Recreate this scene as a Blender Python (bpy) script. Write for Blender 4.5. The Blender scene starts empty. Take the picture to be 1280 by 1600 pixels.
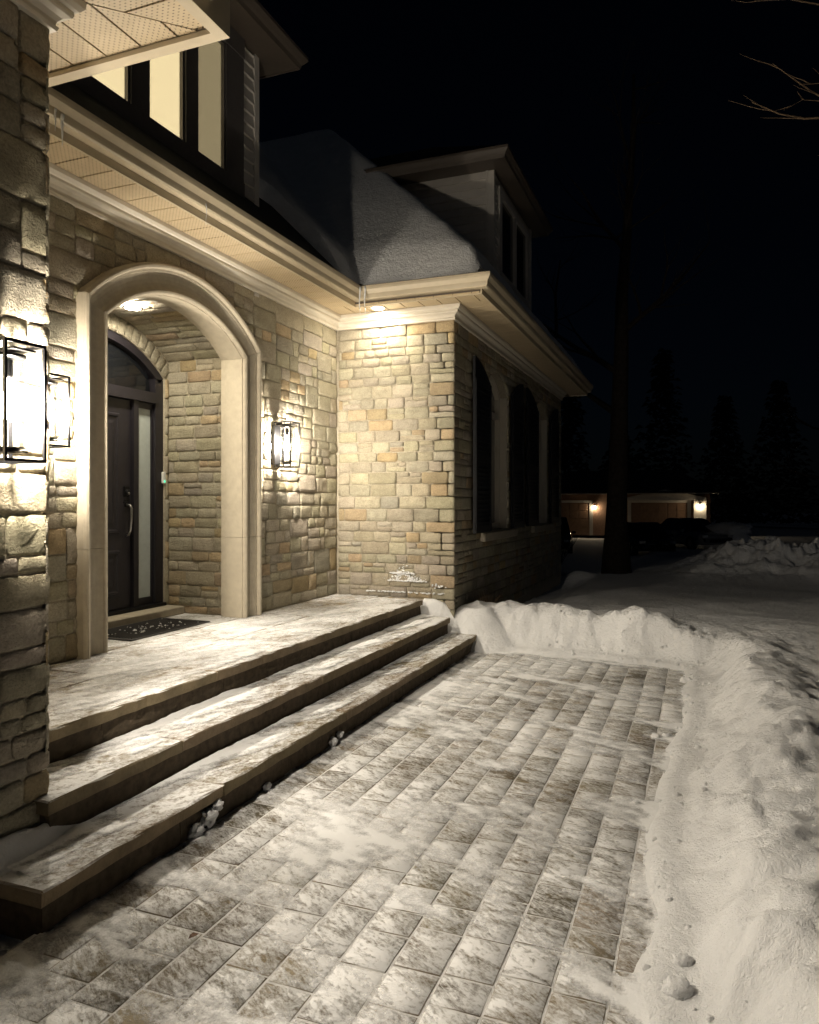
import bpy, math, random
import numpy as np
from mathutils import Vector, Matrix, noise as mnoise

# ------------------------------------------------------------------ camera, sky, night fill light, exposure
S = bpy.context.scene
C = S.collection
cam_data = bpy.data.cameras.new('camera')
cam = bpy.data.objects.new('camera', cam_data); C.objects.link(cam)
YAW = math.atan((1092 - 640) / 1156)
cam.location = (0, 0, 1.6)
cam.rotation_euler = (math.pi / 2, 0, YAW)
cam_data.sensor_fit = 'VERTICAL'; cam_data.sensor_height = 24; cam_data.sensor_width = 19.2
cam_data.lens = 24 * 1156 / 1600
cam_data.shift_y = -14 / 1600
cam_data.clip_start = 0.05; cam_data.clip_end = 2000
S.camera = cam

W = bpy.data.worlds.new('World'); S.world = W; W.use_nodes = True
wn = W.node_tree; bgn = wn.nodes['Background']
sky = wn.nodes.new('ShaderNodeTexSky'); sky.sky_type = 'NISHITA'; sky.sun_disc = False
sky.sun_elevation = math.radians(24); sky.sun_rotation = math.radians(140)
tintn = wn.nodes.new('ShaderNodeMix'); tintn.data_type = 'RGBA'; tintn.blend_type = 'MULTIPLY'
tintn.inputs[0].default_value = 1.0
tintn.inputs[7].default_value = (0.55, 0.7, 1.0, 1)
wn.links.new(sky.outputs[0], tintn.inputs[6]); wn.links.new(tintn.outputs[2], bgn.inputs[0])
bgn.inputs[1].default_value = 0.00022

night_fill = bpy.data.lights.new('night_fill', 'SUN'); night_fill.energy = 0.008; night_fill.angle = math.radians(0.5); night_fill.color = (0.72, 0.85, 1.0)  # bluish fill light added for the far snowbank in place of a street lamp
mo = bpy.data.objects.new('night_fill', night_fill); C.objects.link(mo)
mdir = Vector((math.sin(math.radians(140)) * math.cos(math.radians(24)), math.cos(math.radians(140)) * math.cos(math.radians(24)), math.sin(math.radians(24))))
mo.rotation_euler = mdir.to_track_quat('Z', 'Y').to_euler(); mo.location = (20, -20, 20)

S.view_settings.view_transform = 'Standard'; S.view_settings.look = 'None'
S.view_settings.exposure = 0.6; S.view_settings.gamma = 1.0; S.view_settings.use_curve_mapping = False
cy = S.cycles
cy.use_denoising = True; cy.use_adaptive_sampling = True; cy.adaptive_threshold = 0.02
cy.max_bounces = 6; cy.diffuse_bounces = 3; cy.glossy_bounces = 2; cy.transmission_bounces = 6; cy.transparent_max_bounces = 16
cy.sample_clamp_indirect = 6.0
cy.caustics_reflective = False; cy.caustics_refractive = False

LAMP_COL = (1.0, 0.895, 0.74)
LANTERN = 2350.0        # bulb radiance
DOWN_EAVE = 400.0       # recessed lights' lens radiance
DOWN_PORCH = 600.0

rng = random.Random(11)
npr = np.random.RandomState(5)
PI = math.pi

# ------------------------------------------------------------------ helpers
def link(o):
    C.objects.link(o); return o

def setp(o, parent):
    if parent is not None:
        o.parent = parent
        if parent.type == 'EMPTY' and not parent.get('_local'):
            o.matrix_parent_inverse = parent.matrix_basis.inverted()
    return o

def empty(name, loc, local=False):
    o = bpy.data.objects.new(name, None); link(o); o.location = loc; o.empty_display_size = 0.2
    if local: o['_local'] = 1
    return o

def tag(o, label=None, cat=None, group=None, kind=None):
    if label: o['label'] = label
    if cat: o['category'] = cat
    if group: o['group'] = group
    if kind: o['kind'] = kind
    return o

class MB:
    def __init__(s): s.v = []; s.f = []; s.tint = []; s.cur = None
    def add(s, vs, fs):
        n = len(s.v); s.v += [tuple(p) for p in vs]; s.f += [tuple(i + n for i in f) for f in fs]
        if s.cur is not None: s.tint += [s.cur] * len(vs)
        return s
    def box(s, a, b, bevel=0.0):
        x0, y0, z0 = [min(p, q) for p, q in zip(a, b)]; x1, y1, z1 = [max(p, q) for p, q in zip(a, b)]
        e = bevel
        if not e:
            s.add([(x0,y0,z0),(x1,y0,z0),(x1,y1,z0),(x0,y1,z0),(x0,y0,z1),(x1,y0,z1),(x1,y1,z1),(x0,y1,z1)],
                  [(0,3,2,1),(4,5,6,7),(0,1,5,4),(1,2,6,5),(2,3,7,6),(3,0,4,7)])
        else:
            rings = [(e, z0), (0, z0 + e), (0, z1 - e), (e, z1)]
            vs = []
            for i, z in rings:
                vs += [(x0+i,y0,z),(x1-i,y0,z),(x1,y0+i,z),(x1,y1-i,z),(x1-i,y1,z),(x0+i,y1,z),(x0,y1-i,z),(x0,y0+i,z)] if False else \
                      [(x0+e,y0+i,z),(x1-e,y0+i,z),(x1-i,y0+e,z),(x1-i,y1-e,z),(x1-e,y1-i,z),(x0+e,y1-i,z),(x0+i,y1-e,z),(x0+i,y0+e,z)]
            fs = []
            for r in range(3):
                for k in range(8):
                    a0 = r*8+k; b0 = r*8+(k+1) % 8
                    fs.append((a0, b0, b0+8, a0+8))
            fs.append(tuple(range(7, -1, -1))); fs.append(tuple(range(24, 32)))
            s.add(vs, fs)
        return s
    def tube(s, pts, rs, n=8, cap=True):
        pts = [Vector(p) for p in pts]
        if not isinstance(rs, (list, tuple)): rs = [rs] * len(pts)
        vs = []; ref = None
        for i, p in enumerate(pts):
            t = (pts[min(i+1, len(pts)-1)] - pts[max(i-1, 0)]).normalized()
            if ref is None:
                ref = t.orthogonal().normalized()
            ref = (ref - t * ref.dot(t)).normalized()
            b = t.cross(ref)
            for k in range(n):
                a = 2 * PI * k / n
                vs.append(p + (ref * math.cos(a) + b * math.sin(a)) * rs[i])
        fs = []
        for i in range(len(pts)-1):
            for k in range(n):
                fs.append((i*n+k, i*n+(k+1) % n, (i+1)*n+(k+1) % n, (i+1)*n+k))
        if cap:
            fs.append(tuple(range(n-1, -1, -1))); fs.append(tuple(range((len(pts)-1)*n, len(pts)*n)))
        return s.add(vs, fs)
    def lathe(s, prof, n=20, c=(0,0,0), axis='z'):
        vs = []
        for r, z in prof:
            for k in range(n):
                a = 2*PI*k/n
                if axis == 'z': vs.append((c[0]+r*math.cos(a), c[1]+r*math.sin(a), c[2]+z))
                elif axis == 'x': vs.append((c[0]+z, c[1]+r*math.cos(a), c[2]+r*math.sin(a)))
                else: vs.append((c[0]+r*math.sin(a), c[1]+z, c[2]+r*math.cos(a)))
        fs = []
        for i in range(len(prof)-1):
            for k in range(n):
                fs.append((i*n+k, i*n+(k+1) % n, (i+1)*n+(k+1) % n, (i+1)*n+k))
        return s.add(vs, fs)
    def poly_prism(s, poly, fn, d0, d1):
        """poly: 2D points; fn(a,b,d)->xyz; closed prism from depth d0 to d1"""
        n = len(poly)
        vs = [fn(a, b, d0) for a, b in poly] + [fn(a, b, d1) for a, b in poly]
        fs = [tuple(range(n-1, -1, -1)), tuple(range(n, 2*n))] + [(i, (i+1) % n, (i+1) % n + n, i+n) for i in range(n)]
        return s.add(vs, fs)
    def build(s, name, mat, parent=None, smooth=False, flipfix=True):
        me = bpy.data.meshes.new(name)
        me.from_pydata(s.v, [], s.f)
        if smooth: me.polygons.foreach_set('use_smooth', [True] * len(me.polygons))
        if s.tint:
            at = me.color_attributes.new('tint', 'FLOAT_COLOR', 'POINT')
            at.data.foreach_set('color', np.array(s.tint, dtype=np.float32).ravel())
        if isinstance(mat, (list, tuple)):
            for m in mat: me.materials.append(m)
        else: me.materials.append(mat)
        me.update()
        o = bpy.data.objects.new(name, me); link(o)
        setp(o, parent)
        return o

def fix_normals(o):
    import bmesh
    bm = bmesh.new(); bm.from_mesh(o.data); bmesh.ops.recalc_face_normals(bm, faces=bm.faces[:]); bm.to_mesh(o.data); bm.free()
    return o

def copy_tree(o, parent=None):
    c = o.copy(); C.objects.link(c); c.parent = parent
    if parent is not None: c.matrix_parent_inverse = o.matrix_parent_inverse.copy()
    for ch in list(o.children): copy_tree(ch, c)
    return c

def clip(poly, nx, ny, c):
    """keep points with nx*a+ny*b >= c"""
    out = []
    for i in range(len(poly)):
        p, q = poly[i], poly[(i+1) % len(poly)]
        dp = nx*p[0]+ny*p[1]-c; dq = nx*q[0]+ny*q[1]-c
        if dp >= 0: out.append(p)
        if dp*dq < 0:
            t = dp/(dp-dq); out.append((p[0]+t*(q[0]-p[0]), p[1]+t*(q[1]-p[1])))
    return out

def sweep(path, prof, name, mat, parent, closed_prof=True, smooth=False, ends=True):
    """path: xy polyline, outward = right-hand side of travel; prof: (out, z)"""
    P = [Vector((p[0], p[1])) for p in path]; n = len(P); m = len(prof); mb = MB(); vs = []
    for i in range(n):
        ds = []
        if i > 0: ds.append((P[i]-P[i-1]).normalized())
        if i < n-1: ds.append((P[i+1]-P[i]).normalized())
        ns = [Vector((d.y, -d.x)) for d in ds]
        nn = sum(ns, Vector((0, 0)))
        if len(ns) == 2: nn = nn / (1 + ns[0].dot(ns[1]))
        for o, z in prof: vs.append((P[i].x+nn.x*o, P[i].y+nn.y*o, z))
    fs = []
    mm = m if closed_prof else m-1
    for i in range(n-1):
        for k in range(mm):
            k2 = (k+1) % m
            fs.append((i*m+k, (i+1)*m+k, (i+1)*m+k2, i*m+k2))
    if ends and closed_prof:
        fs.append(tuple(range(m))); fs.append(tuple(range((n-1)*m+m-1, (n-1)*m-1, -1)))
    mb.add(vs, fs)
    return fix_normals(mb.build(name, mat, parent, smooth))

_T = npr.rand(257, 257); _T[256] = _T[0]; _T[:, 256] = _T[:, 0]
def vnoise(x, y):
    x = np.asarray(x, float); y = np.asarray(y, float)
    xi = np.floor(x).astype(int); yi = np.floor(y).astype(int); fx = x-xi; fy = y-yi
    fx = fx*fx*fx*(fx*(fx*6-15)+10); fy = fy*fy*fy*(fy*(fy*6-15)+10)
    xi &= 255; yi &= 255
    a = _T[xi, yi]; b = _T[xi+1, yi]; c = _T[xi, yi+1]; d = _T[xi+1, yi+1]
    return (a*(1-fx)+b*fx)*(1-fy)+(c*(1-fx)+d*fx)*fy
def fbm(x, y, oct=4, gain=0.5, seed=0.0):
    s = 0; a = 1; t = 0
    for i in range(oct):
        s = s+a*vnoise(x*2**i+seed+17.3*i, y*2**i+seed*1.7+9.1*i); t += a; a *= gain
    return s/t
def sstep(a, b, x):
    t = np.clip((x-a)/(b-a), 0, 1); return t*t*(3-2*t)

def grid_mesh(xs, ys, Z, name, mat, parent=None, keep=None, depth=None):
    nx, ny = len(xs), len(ys)
    X, Y = np.meshgrid(xs, ys, indexing='ij')
    co = np.stack([X, Y, Z], -1).reshape(-1, 3)
    idx = np.arange(nx*ny).reshape(nx, ny)
    dep = None if depth is None else depth.reshape(-1)
    q = np.stack([idx[:-1, :-1], idx[1:, :-1], idx[1:, 1:], idx[:-1, 1:]], -1).reshape(-1, 4)
    if keep is not None:
        k = keep[:-1, :-1] | keep[1:, :-1] | keep[1:, 1:] | keep[:-1, 1:]
        q = q[k.reshape(-1)]
        used = np.zeros(nx*ny, bool); used[q.reshape(-1)] = True
        remap = np.cumsum(used)-1; co = co[used]; q = remap[q]
        if dep is not None: dep = dep[used]
    me = bpy.data.meshes.new(name)
    me.vertices.add(len(co)); me.vertices.foreach_set('co', co.ravel())
    me.loops.add(len(q)*4); me.loops.foreach_set('vertex_index', q.ravel().astype(np.int32))
    me.polygons.add(len(q)); me.polygons.foreach_set('loop_start', (np.arange(len(q))*4).astype(np.int32))
    me.polygons.foreach_set('use_smooth', np.ones(len(q), bool))
    me.update(calc_edges=True); me.validate()
    if dep is not None:
        at = me.attributes.new('depth', 'FLOAT', 'POINT'); at.data.foreach_set('value', dep.astype(np.float32))
    me.materials.append(mat)
    o = bpy.data.objects.new(name, me); link(o); setp(o, parent); return o

# ------------------------------------------------------------------ materials
def M(name):
    m = bpy.data.materials.new(name); m.use_nodes = True
    nt = m.node_tree; b = nt.nodes['Principled BSDF']
    return m, nt, b
def nn(nt, t, **kw):
    n = nt.nodes.new(t)
    for k, v in kw.items(): setattr(n, k, v)
    return n
def world_pos(nt):
    return nn(nt, 'ShaderNodeNewGeometry').outputs['Position']
def obj_pos(nt):
    return nn(nt, 'ShaderNodeTexCoord').outputs['Object']
def noise_tex(nt, vec, scale, detail=4, rough=0.55, dist=0.0):
    n = nn(nt, 'ShaderNodeTexNoise'); n.inputs['Scale'].default_value = scale; n.inputs['Detail'].default_value = detail
    n.inputs['Roughness'].default_value = rough; n.inputs['Distortion'].default_value = dist
    nt.links.new(vec, n.inputs['Vector']); return n.outputs['Fac']
def mapping(nt, vec, scale=(1,1,1), rot=(0,0,0), loc=(0,0,0)):
    n = nn(nt, 'ShaderNodeMapping'); n.inputs['Scale'].default_value = scale; n.inputs['Rotation'].default_value = rot; n.inputs['Location'].default_value = loc
    nt.links.new(vec, n.inputs['Vector']); return n.outputs['Vector']
def math_(nt, op, a, b=None, c=None, clampit=False):
    n = nn(nt, 'ShaderNodeMath', operation=op); n.use_clamp = clampit
    for i, v in enumerate((a, b, c)):
        if v is None: continue
        if isinstance(v, (int, float)): n.inputs[i].default_value = v
        else: nt.links.new(v, n.inputs[i])
    return n.outputs[0]
def ramp(nt, fac, a, b, c0=0.0, c1=1.0):
    n = nn(nt, 'ShaderNodeMapRange'); n.clamp = True
    nt.links.new(fac, n.inputs[0]); n.inputs[1].default_value = a; n.inputs[2].default_value = b; n.inputs[3].default_value = c0; n.inputs[4].default_value = c1
    return n.outputs[0]
def mixc(nt, fac, a, b, blend='MIX'):
    n = nn(nt, 'ShaderNodeMix', data_type='RGBA', blend_type=blend)
    for i, v in ((0, fac), (6, a), (7, b)):
        if isinstance(v, (int, float)): n.inputs[i].default_value = v
        elif isinstance(v, tuple): n.inputs[i].default_value = v if len(v) == 4 else v+(1,)
        else: nt.links.new(v, n.inputs[i])
    return n.outputs[2]
def bump(nt, b, h, strength, dist, normal=None):
    n = nn(nt, 'ShaderNodeBump'); n.inputs['Strength'].default_value = strength; n.inputs['Distance'].default_value = dist
    nt.links.new(h, n.inputs['Height'])
    if normal is not None: nt.links.new(normal, n.inputs['Normal'])
    if b is not None: nt.links.new(n.outputs[0], b.inputs['Normal'])
    return n.outputs[0]

def plain(name, col, rough=0.6, metal=0.0, nscale=30, nvar=0.12, bdist=0.002, bstr=0.3, spec=0.5):
    m, nt, b = M(name)
    p = obj_pos(nt); f = noise_tex(nt, p, nscale, 5)
    hi = tuple(min(1, c*(1+nvar)) for c in col); lo = tuple(c*(1-nvar) for c in col)
    nt.links.new(mixc(nt, ramp(nt, f, .3, .7), lo, hi), b.inputs['Base Color'])
    b.inputs['Roughness'].default_value = rough; b.inputs['Metallic'].default_value = metal
    b.inputs['Specular IOR Level'].default_value = spec
    if bstr: bump(nt, b, f, bstr, bdist)
    return m

def stone_mat():
    m, nt, b = M('rock_face_stone')
    p = world_pos(nt)
    att = nn(nt, 'ShaderNodeAttribute', attribute_name='tint')
    f1 = noise_tex(nt, p, 9, 5, .6); f2 = noise_tex(nt, p, 70, 4, .65)
    v = math_(nt, 'ADD', ramp(nt, f1, .25, .75, .78, 1.12), ramp(nt, f2, .3, .7, -.2, .2))
    comb = nn(nt, 'ShaderNodeCombineColor')
    for i in range(3): nt.links.new(v, comb.inputs[i])
    nt.links.new(mixc(nt, 1.0, att.outputs['Color'], comb.outputs[0], 'MULTIPLY'), b.inputs['Base Color'])
    b.inputs['Roughness'].default_value = 0.92; b.inputs['Specular IOR Level'].default_value = 0.2
    pm = mapping(nt, p, (1, 1, 1.5), (0.5, 0.4, 0.3))
    h1 = noise_tex(nt, pm, 36, 6, .70, .5); h2 = noise_tex(nt, p, 95, 3, .6)
    h = math_(nt, 'ADD', h1, math_(nt, 'MULTIPLY', h2, .45))
    bump(nt, b, h, 1.0, 0.020)
    return m
def snow_mat(name='snow', col=(.86, .86, .865)):
    m, nt, b = M(name)
    p = world_pos(nt)
    f = noise_tex(nt, p, 6, 5); h = noise_tex(nt, p, 34, 6, .7)
    nt.links.new(mixc(nt, ramp(nt, f, .3, .7), tuple(c*.96 for c in col), tuple(min(.9, c*1.04) for c in col)), b.inputs['Base Color'])
    b.inputs['Roughness'].default_value = 0.75; b.inputs['Specular IOR Level'].default_value = 0.25
    h2 = noise_tex(nt, p, 160, 3, .7)
    h3 = noise_tex(nt, p, 11, 4, .6)
    bump(nt, b, math_(nt, 'ADD', math_(nt, 'ADD', h, math_(nt, 'MULTIPLY', h3, 1.2)), math_(nt, 'MULTIPLY', h2, .4)), 0.9, 0.022)
    return m
def dusted(name, lo, hi, cover, streak_rot=0.35, scale=1.0, relief=.006, ratio=1.0):
    """cleft stone with a wind-streaked dusting of snow on its upward faces"""
    m, nt, b = M(name)
    p = world_pos(nt)
    oi = nn(nt, 'ShaderNodeObjectInfo'); cx_ = nn(nt, 'ShaderNodeCombineXYZ')
    for i in range(3): nt.links.new(math_(nt, 'MULTIPLY', oi.outputs['Random'], 37.0+11*i), cx_.inputs[i])
    va = nn(nt, 'ShaderNodeVectorMath', operation='ADD'); nt.links.new(p, va.inputs[0]); nt.links.new(cx_.outputs[0], va.inputs[1]); po = va.outputs[0]
    f = noise_tex(nt, po, 5, 5, .6); f2 = noise_tex(nt, p, 55, 4, .7)
    att = nn(nt, 'ShaderNodeAttribute', attribute_name='tint')
    base = mixc(nt, ramp(nt, math_(nt, 'ADD', math_(nt, 'MULTIPLY', f, .7), math_(nt, 'MULTIPLY', f2, .3)), .35, .65), lo, hi)
    base = mixc(nt, 1.0, base, att.outputs['Color'], 'MULTIPLY')
    ps = mapping(nt, mapping(nt, p, (1, 1, 1), (0, 0, streak_rot)), (1.8*scale, 5.0*scale*ratio, 1))
    s1 = noise_tex(nt, ps, 2.6, 7, .72, .8)
    ps2 = mapping(nt, mapping(nt, po, (1, 1, 1), (0, 0, streak_rot+.3)), (2.6*scale, 9*scale*ratio, 1))
    s2 = noise_tex(nt, ps2, 7.0, 7, .74, .7)
    big = noise_tex(nt, p, 1.1*scale, 3, .5)
    s = math_(nt, 'ADD', math_(nt, 'ADD', math_(nt, 'MULTIPLY', s1, .5), math_(nt, 'MULTIPLY', s2, .42)), math_(nt, 'MULTIPLY', big, .36))
    s = math_(nt, 'ADD', s, math_(nt, 'MULTIPLY', math_(nt, 'SUBTRACT', f2, .5), .26))
    s = math_(nt, 'ADD', s, math_(nt, 'MULTIPLY', math_(nt, 'SUBTRACT', oi.outputs['Random'], .5), .07))
    thr = .64 - (cover-.5)*.35
    mask = ramp(nt, s, thr-.065, thr+.075)
    nz = nn(nt, 'ShaderNodeSeparateXYZ'); nt.links.new(nn(nt, 'ShaderNodeNewGeometry').outputs['True Normal'], nz.inputs[0])
    mask = math_(nt, 'MULTIPLY', mask, ramp(nt, nz.outputs[2], .6, .9))
    mask = math_(nt, 'MULTIPLY', mask, .93)
    nt.links.new(mixc(nt, mask, base, (.83, .83, .835)), b.inputs['Base Color'])
    b.inputs['Roughness'].default_value = .8; b.inputs['Specular IOR Level'].default_value = .3
    cleft = noise_tex(nt, mapping(nt, po, (1, 2.6, 1), (0, 0, .5)), 16, 6, .65, .6)
    h = math_(nt, 'ADD', math_(nt, 'MULTIPLY', cleft, .7), math_(nt, 'MULTIPLY', mask, .55))
    h = math_(nt, 'ADD', h, math_(nt, 'MULTIPLY', f2, .25))
    bump(nt, b, h, .8, relief*2)
    return m
def thin_snow_mat():
    m, nt, b = M('thin_snow')
    p = world_pos(nt); at = nn(nt, 'ShaderNodeAttribute', attribute_name='depth')
    f = noise_tex(nt, p, 90, 4, .75); f2 = noise_tex(nt, p, 22, 4, .6)
    b.inputs['Base Color'].default_value = (.85, .85, .855, 1); b.inputs['Roughness'].default_value = .75; b.inputs['Specular IOR Level'].default_value = .25
    q = math_(nt, 'ADD', at.outputs['Fac'], math_(nt, 'MULTIPLY', math_(nt, 'SUBTRACT', f, .5), .009))
    q = math_(nt, 'ADD', q, math_(nt, 'MULTIPLY', math_(nt, 'SUBTRACT', f2, .5), .008))
    nt.links.new(ramp(nt, q, -.0005, .0075), b.inputs['Alpha'])
    bump(nt, b, math_(nt, 'ADD', f2, math_(nt, 'MULTIPLY', f, .5)), .6, .010)
    return m
def emit(name, col, strength):
    m = bpy.data.materials.new(name); m.use_nodes = True; nt = m.node_tree
    nt.nodes.remove(nt.nodes['Principled BSDF'])
    e = nn(nt, 'ShaderNodeEmission'); e.inputs[0].default_value = col+(1,); e.inputs[1].default_value = strength
    nt.links.new(e.outputs[0], nt.nodes['Material Output'].inputs[0]); return m
def thin_glass(name, tintc=(.95, .96, .95), gloss=.08, rough=.02, seeded=0.0):
    m = bpy.data.materials.new(name); m.use_nodes = True; nt = m.node_tree
    nt.nodes.remove(nt.nodes['Principled BSDF'])
    t = nn(nt, 'ShaderNodeBsdfTransparent'); t.inputs[0].default_value = tintc+(1,)
    g = nn(nt, 'ShaderNodeBsdfGlossy'); g.inputs['Roughness'].default_value = rough
    fr = nn(nt, 'ShaderNodeFresnel'); fr.inputs[0].default_value = 1.45
    if seeded:
        f = noise_tex(nt, obj_pos(nt), 60, 3)
        bn = bump(nt, None, f, seeded, .01); nt.links.new(bn, g.inputs['Normal']); nt.links.new(bn, fr.inputs['Normal'])
    mx = nn(nt, 'ShaderNodeMixShader')
    nt.links.new(math_(nt, 'ADD', math_(nt, 'MULTIPLY', fr.outputs[0], .8), gloss*.3, None, True), mx.inputs[0])
    nt.links.new(t.outputs[0], mx.inputs[1]); nt.links.new(g.outputs[0], mx.inputs[2])
    nt.links.new(mx.outputs[0], nt.nodes['Material Output'].inputs[0]); return m
def soffit_mat(name, along):
    """beige aluminium soffit with rows of small punched slots; along: axis of the panel's length"""
    m, nt, b = M(name)
    p = world_pos(nt); sx = nn(nt, 'ShaderNodeSeparateXYZ'); nt.links.new(p, sx.inputs[0])
    a, c = (sx.outputs[0], sx.outputs[1]) if along == 'x' else (sx.outputs[1], sx.outputs[0])
    u = math_(nt, 'DIVIDE', a, .030); v = math_(nt, 'DIVIDE', c, .0165)
    vi = math_(nt, 'FLOOR', v); odd = math_(nt, 'MULTIPLY', math_(nt, 'MODULO', math_(nt, 'ABSOLUTE', vi), 2.0), .5)
    fu = math_(nt, 'ABSOLUTE', math_(nt, 'SUBTRACT', math_(nt, 'FRACT', math_(nt, 'ADD', u, odd)), .5))
    fv = math_(nt, 'ABSOLUTE', math_(nt, 'SUBTRACT', math_(nt, 'FRACT', v), .5))
    hole = math_(nt, 'MULTIPLY', ramp(nt, fu, .17, .13), ramp(nt, fv, .17, .12))
    f = noise_tex(nt, p, 14, 4)
    base = mixc(nt, ramp(nt, f, .3, .7), (.47, .37, .23), (.52, .415, .265))
    nt.links.new(mixc(nt, hole, base, (.10, .075, .05)), b.inputs['Base Color'])
    b.inputs['Roughness'].default_value = .5
    bump(nt, b, hole, -.6, .003)
    return m
def shingle_mat():
    m, nt, b = M('dark_shingle')
    p = obj_pos(nt); br = nn(nt, 'ShaderNodeTexBrick'); br.inputs['Scale'].default_value = 6
    nt.links.new(mapping(nt, p, (1, 1, 1)), br.inputs['Vector'])
    br.inputs['Color1'].default_value = (.022, .021, .022, 1); br.inputs['Color2'].default_value = (.035, .033, .033, 1); br.inputs['Mortar'].default_value = (.01, .01, .01, 1)
    nt.links.new(br.outputs[0], b.inputs['Base Color']); b.inputs['Roughness'].default_value = .95
    bump(nt, b, noise_tex(nt, p, 80, 3), .5, .004)
    return m

m_stone = stone_mat()
m_mortar = plain('mortar', (.40, .355, .275), .95, nscale=60, nvar=.2, bdist=.004, bstr=.6, spec=.1)
m_cast = plain('cast_stone', (.42, .37, .285), .85, nscale=18, nvar=.09, bdist=.0015, bstr=.5, spec=.25)
m_trim = plain('painted_moulding', (.60, .55, .46), .45, nscale=10, nvar=.04, bstr=.1)
m_alu = plain('beige_aluminium', (.46, .39, .275), .42, nscale=12, nvar=.05, bstr=.08)
m_alu_brown = plain('taupe_aluminium', (.085, .068, .053), .5, nscale=12, nvar=.06, bstr=.08)
m_siding = plain('vinyl_siding', (.50, .47, .43), .5, nscale=9, nvar=.05, bstr=.1)
m_sofx = soffit_mat('vented_soffit_across', 'x'); m_sofy = soffit_mat('vented_soffit_lengthwise', 'y')
m_snow = snow_mat(); m_thin = thin_snow_mat()
m_paver = dusted('snow_dusted_paver', (.135, .112, .078), (.25, .208, .148), .62, .35)
m_tread = dusted('snow_dusted_flagstone', (.145, .11, .068), (.27, .21, .132), .62, -1.25, 1.5, .006, .5)
m_riser = plain('split_riser_stone', (.085, .066, .045), .9, nscale=22, nvar=.3, bdist=.012, bstr=.8, spec=.15)
m_door = plain('dark_stained_door', (.016, .014, .018), .42, nscale=20, nvar=.2, bdist=.001, bstr=.2)
m_frost = plain('frosted_glass', (.42, .46, .44), .35, nscale=25, nvar=.05, bdist=.001, bstr=.15)
m_black = plain('black_metal', (.012, .012, .013), .38, .6, nscale=40, nvar=.2, bstr=.1)
m_chrome = plain('satin_steel', (.35, .34, .33), .28, .9, nscale=40, nvar=.1, bstr=.1)
m_glass = thin_glass('seeded_glass', (.97, .97, .97), .02, .05, seeded=.10)
m_pane = thin_glass('window_glass', (.96, .96, .95), .05)
m_darkpane = plain('dark_window_glass', (.006, .007, .009), .06, nscale=5, nvar=.1, bstr=.0)
m_curtain = plain('curtained_glass', (.26, .245, .21), .12, nscale=3, nvar=.15, bstr=0)
m_frame = plain('bronze_window_frame', (.10, .09, .085), .5, nscale=20, nvar=.1, bstr=.1)
m_shutter = plain('black_shutter', (.010, .011, .014), .5, nscale=20, nvar=.15, bstr=.15)
m_shingle = shingle_mat()
m_bulb = emit('lit_bulb', LAMP_COL, LANTERN); m_bulb_soft = emit('lit_entry_bulb', LAMP_COL, LANTERN*.66)
m_down = emit('lit_recessed_lens', (1.0, .90, .70), DOWN_EAVE)
m_down2 = emit('lit_porch_lens', (1.0, .90, .70), DOWN_PORCH)
m_blind = emit('lit_window_blind', (1.0, .80, .45), 2.6); m_blind2 = emit('dim_window_blind', (1.0, .80, .45), .75)
m_white = plain('white_plastic', (.75, .75, .73), .35, nscale=20, nvar=.03, bstr=.05)
m_led = emit('green_indicator', (.1, .9, .5), 1.5)
m_rubber = plain('rubber_mat', (.05, .047, .045), .9, nscale=60, nvar=.25, bdist=.004, bstr=.8)
m_bark = plain('bark', (.030, .024, .019), .95, nscale=14, nvar=.35, bdist=.02, bstr=.8, spec=.1)
m_twig = plain('twig', (.17, .115, .07), .85, nscale=30, nvar=.25, bdist=.003, bstr=.4, spec=.2)
m_needle = plain('conifer_needle', (.006, .009, .005), .85, nscale=6, nvar=.35, bstr=0)
m_deadleaf = plain('dry_leaf', (.10, .045, .02), .8, nscale=40, nvar=.3, bstr=.3)
def ice_mat():
    m, nt, b = M('ice'); b.inputs['Base Color'].default_value = (.93, .95, .96, 1); b.inputs['Roughness'].default_value = .12
    b.inputs['IOR'].default_value = 1.31; b.inputs['Transmission Weight'].default_value = .2
    bump(nt, b, noise_tex(nt, obj_pos(nt), 60, 3), .5, .006); return m
m_ice = ice_mat()

# ------------------------------------------------------------------ stone laying
def tint_of(r=None, warm=.12):
    r = r or rng
    k = r.uniform(.98, 1.30)
    x = r.random()
    if x < warm: c = (.375, .292, .182)
    elif x < warm+.06: c = (.345, .275, .18)
    elif x < warm+.22: c = (.325, .295, .228)
    else: c = (.348, .310, .235)
    return (c[0]*k, c[1]*k*r.uniform(.97, 1.03), c[2]*k*r.uniform(.92, 1.06), 1.0)

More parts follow.
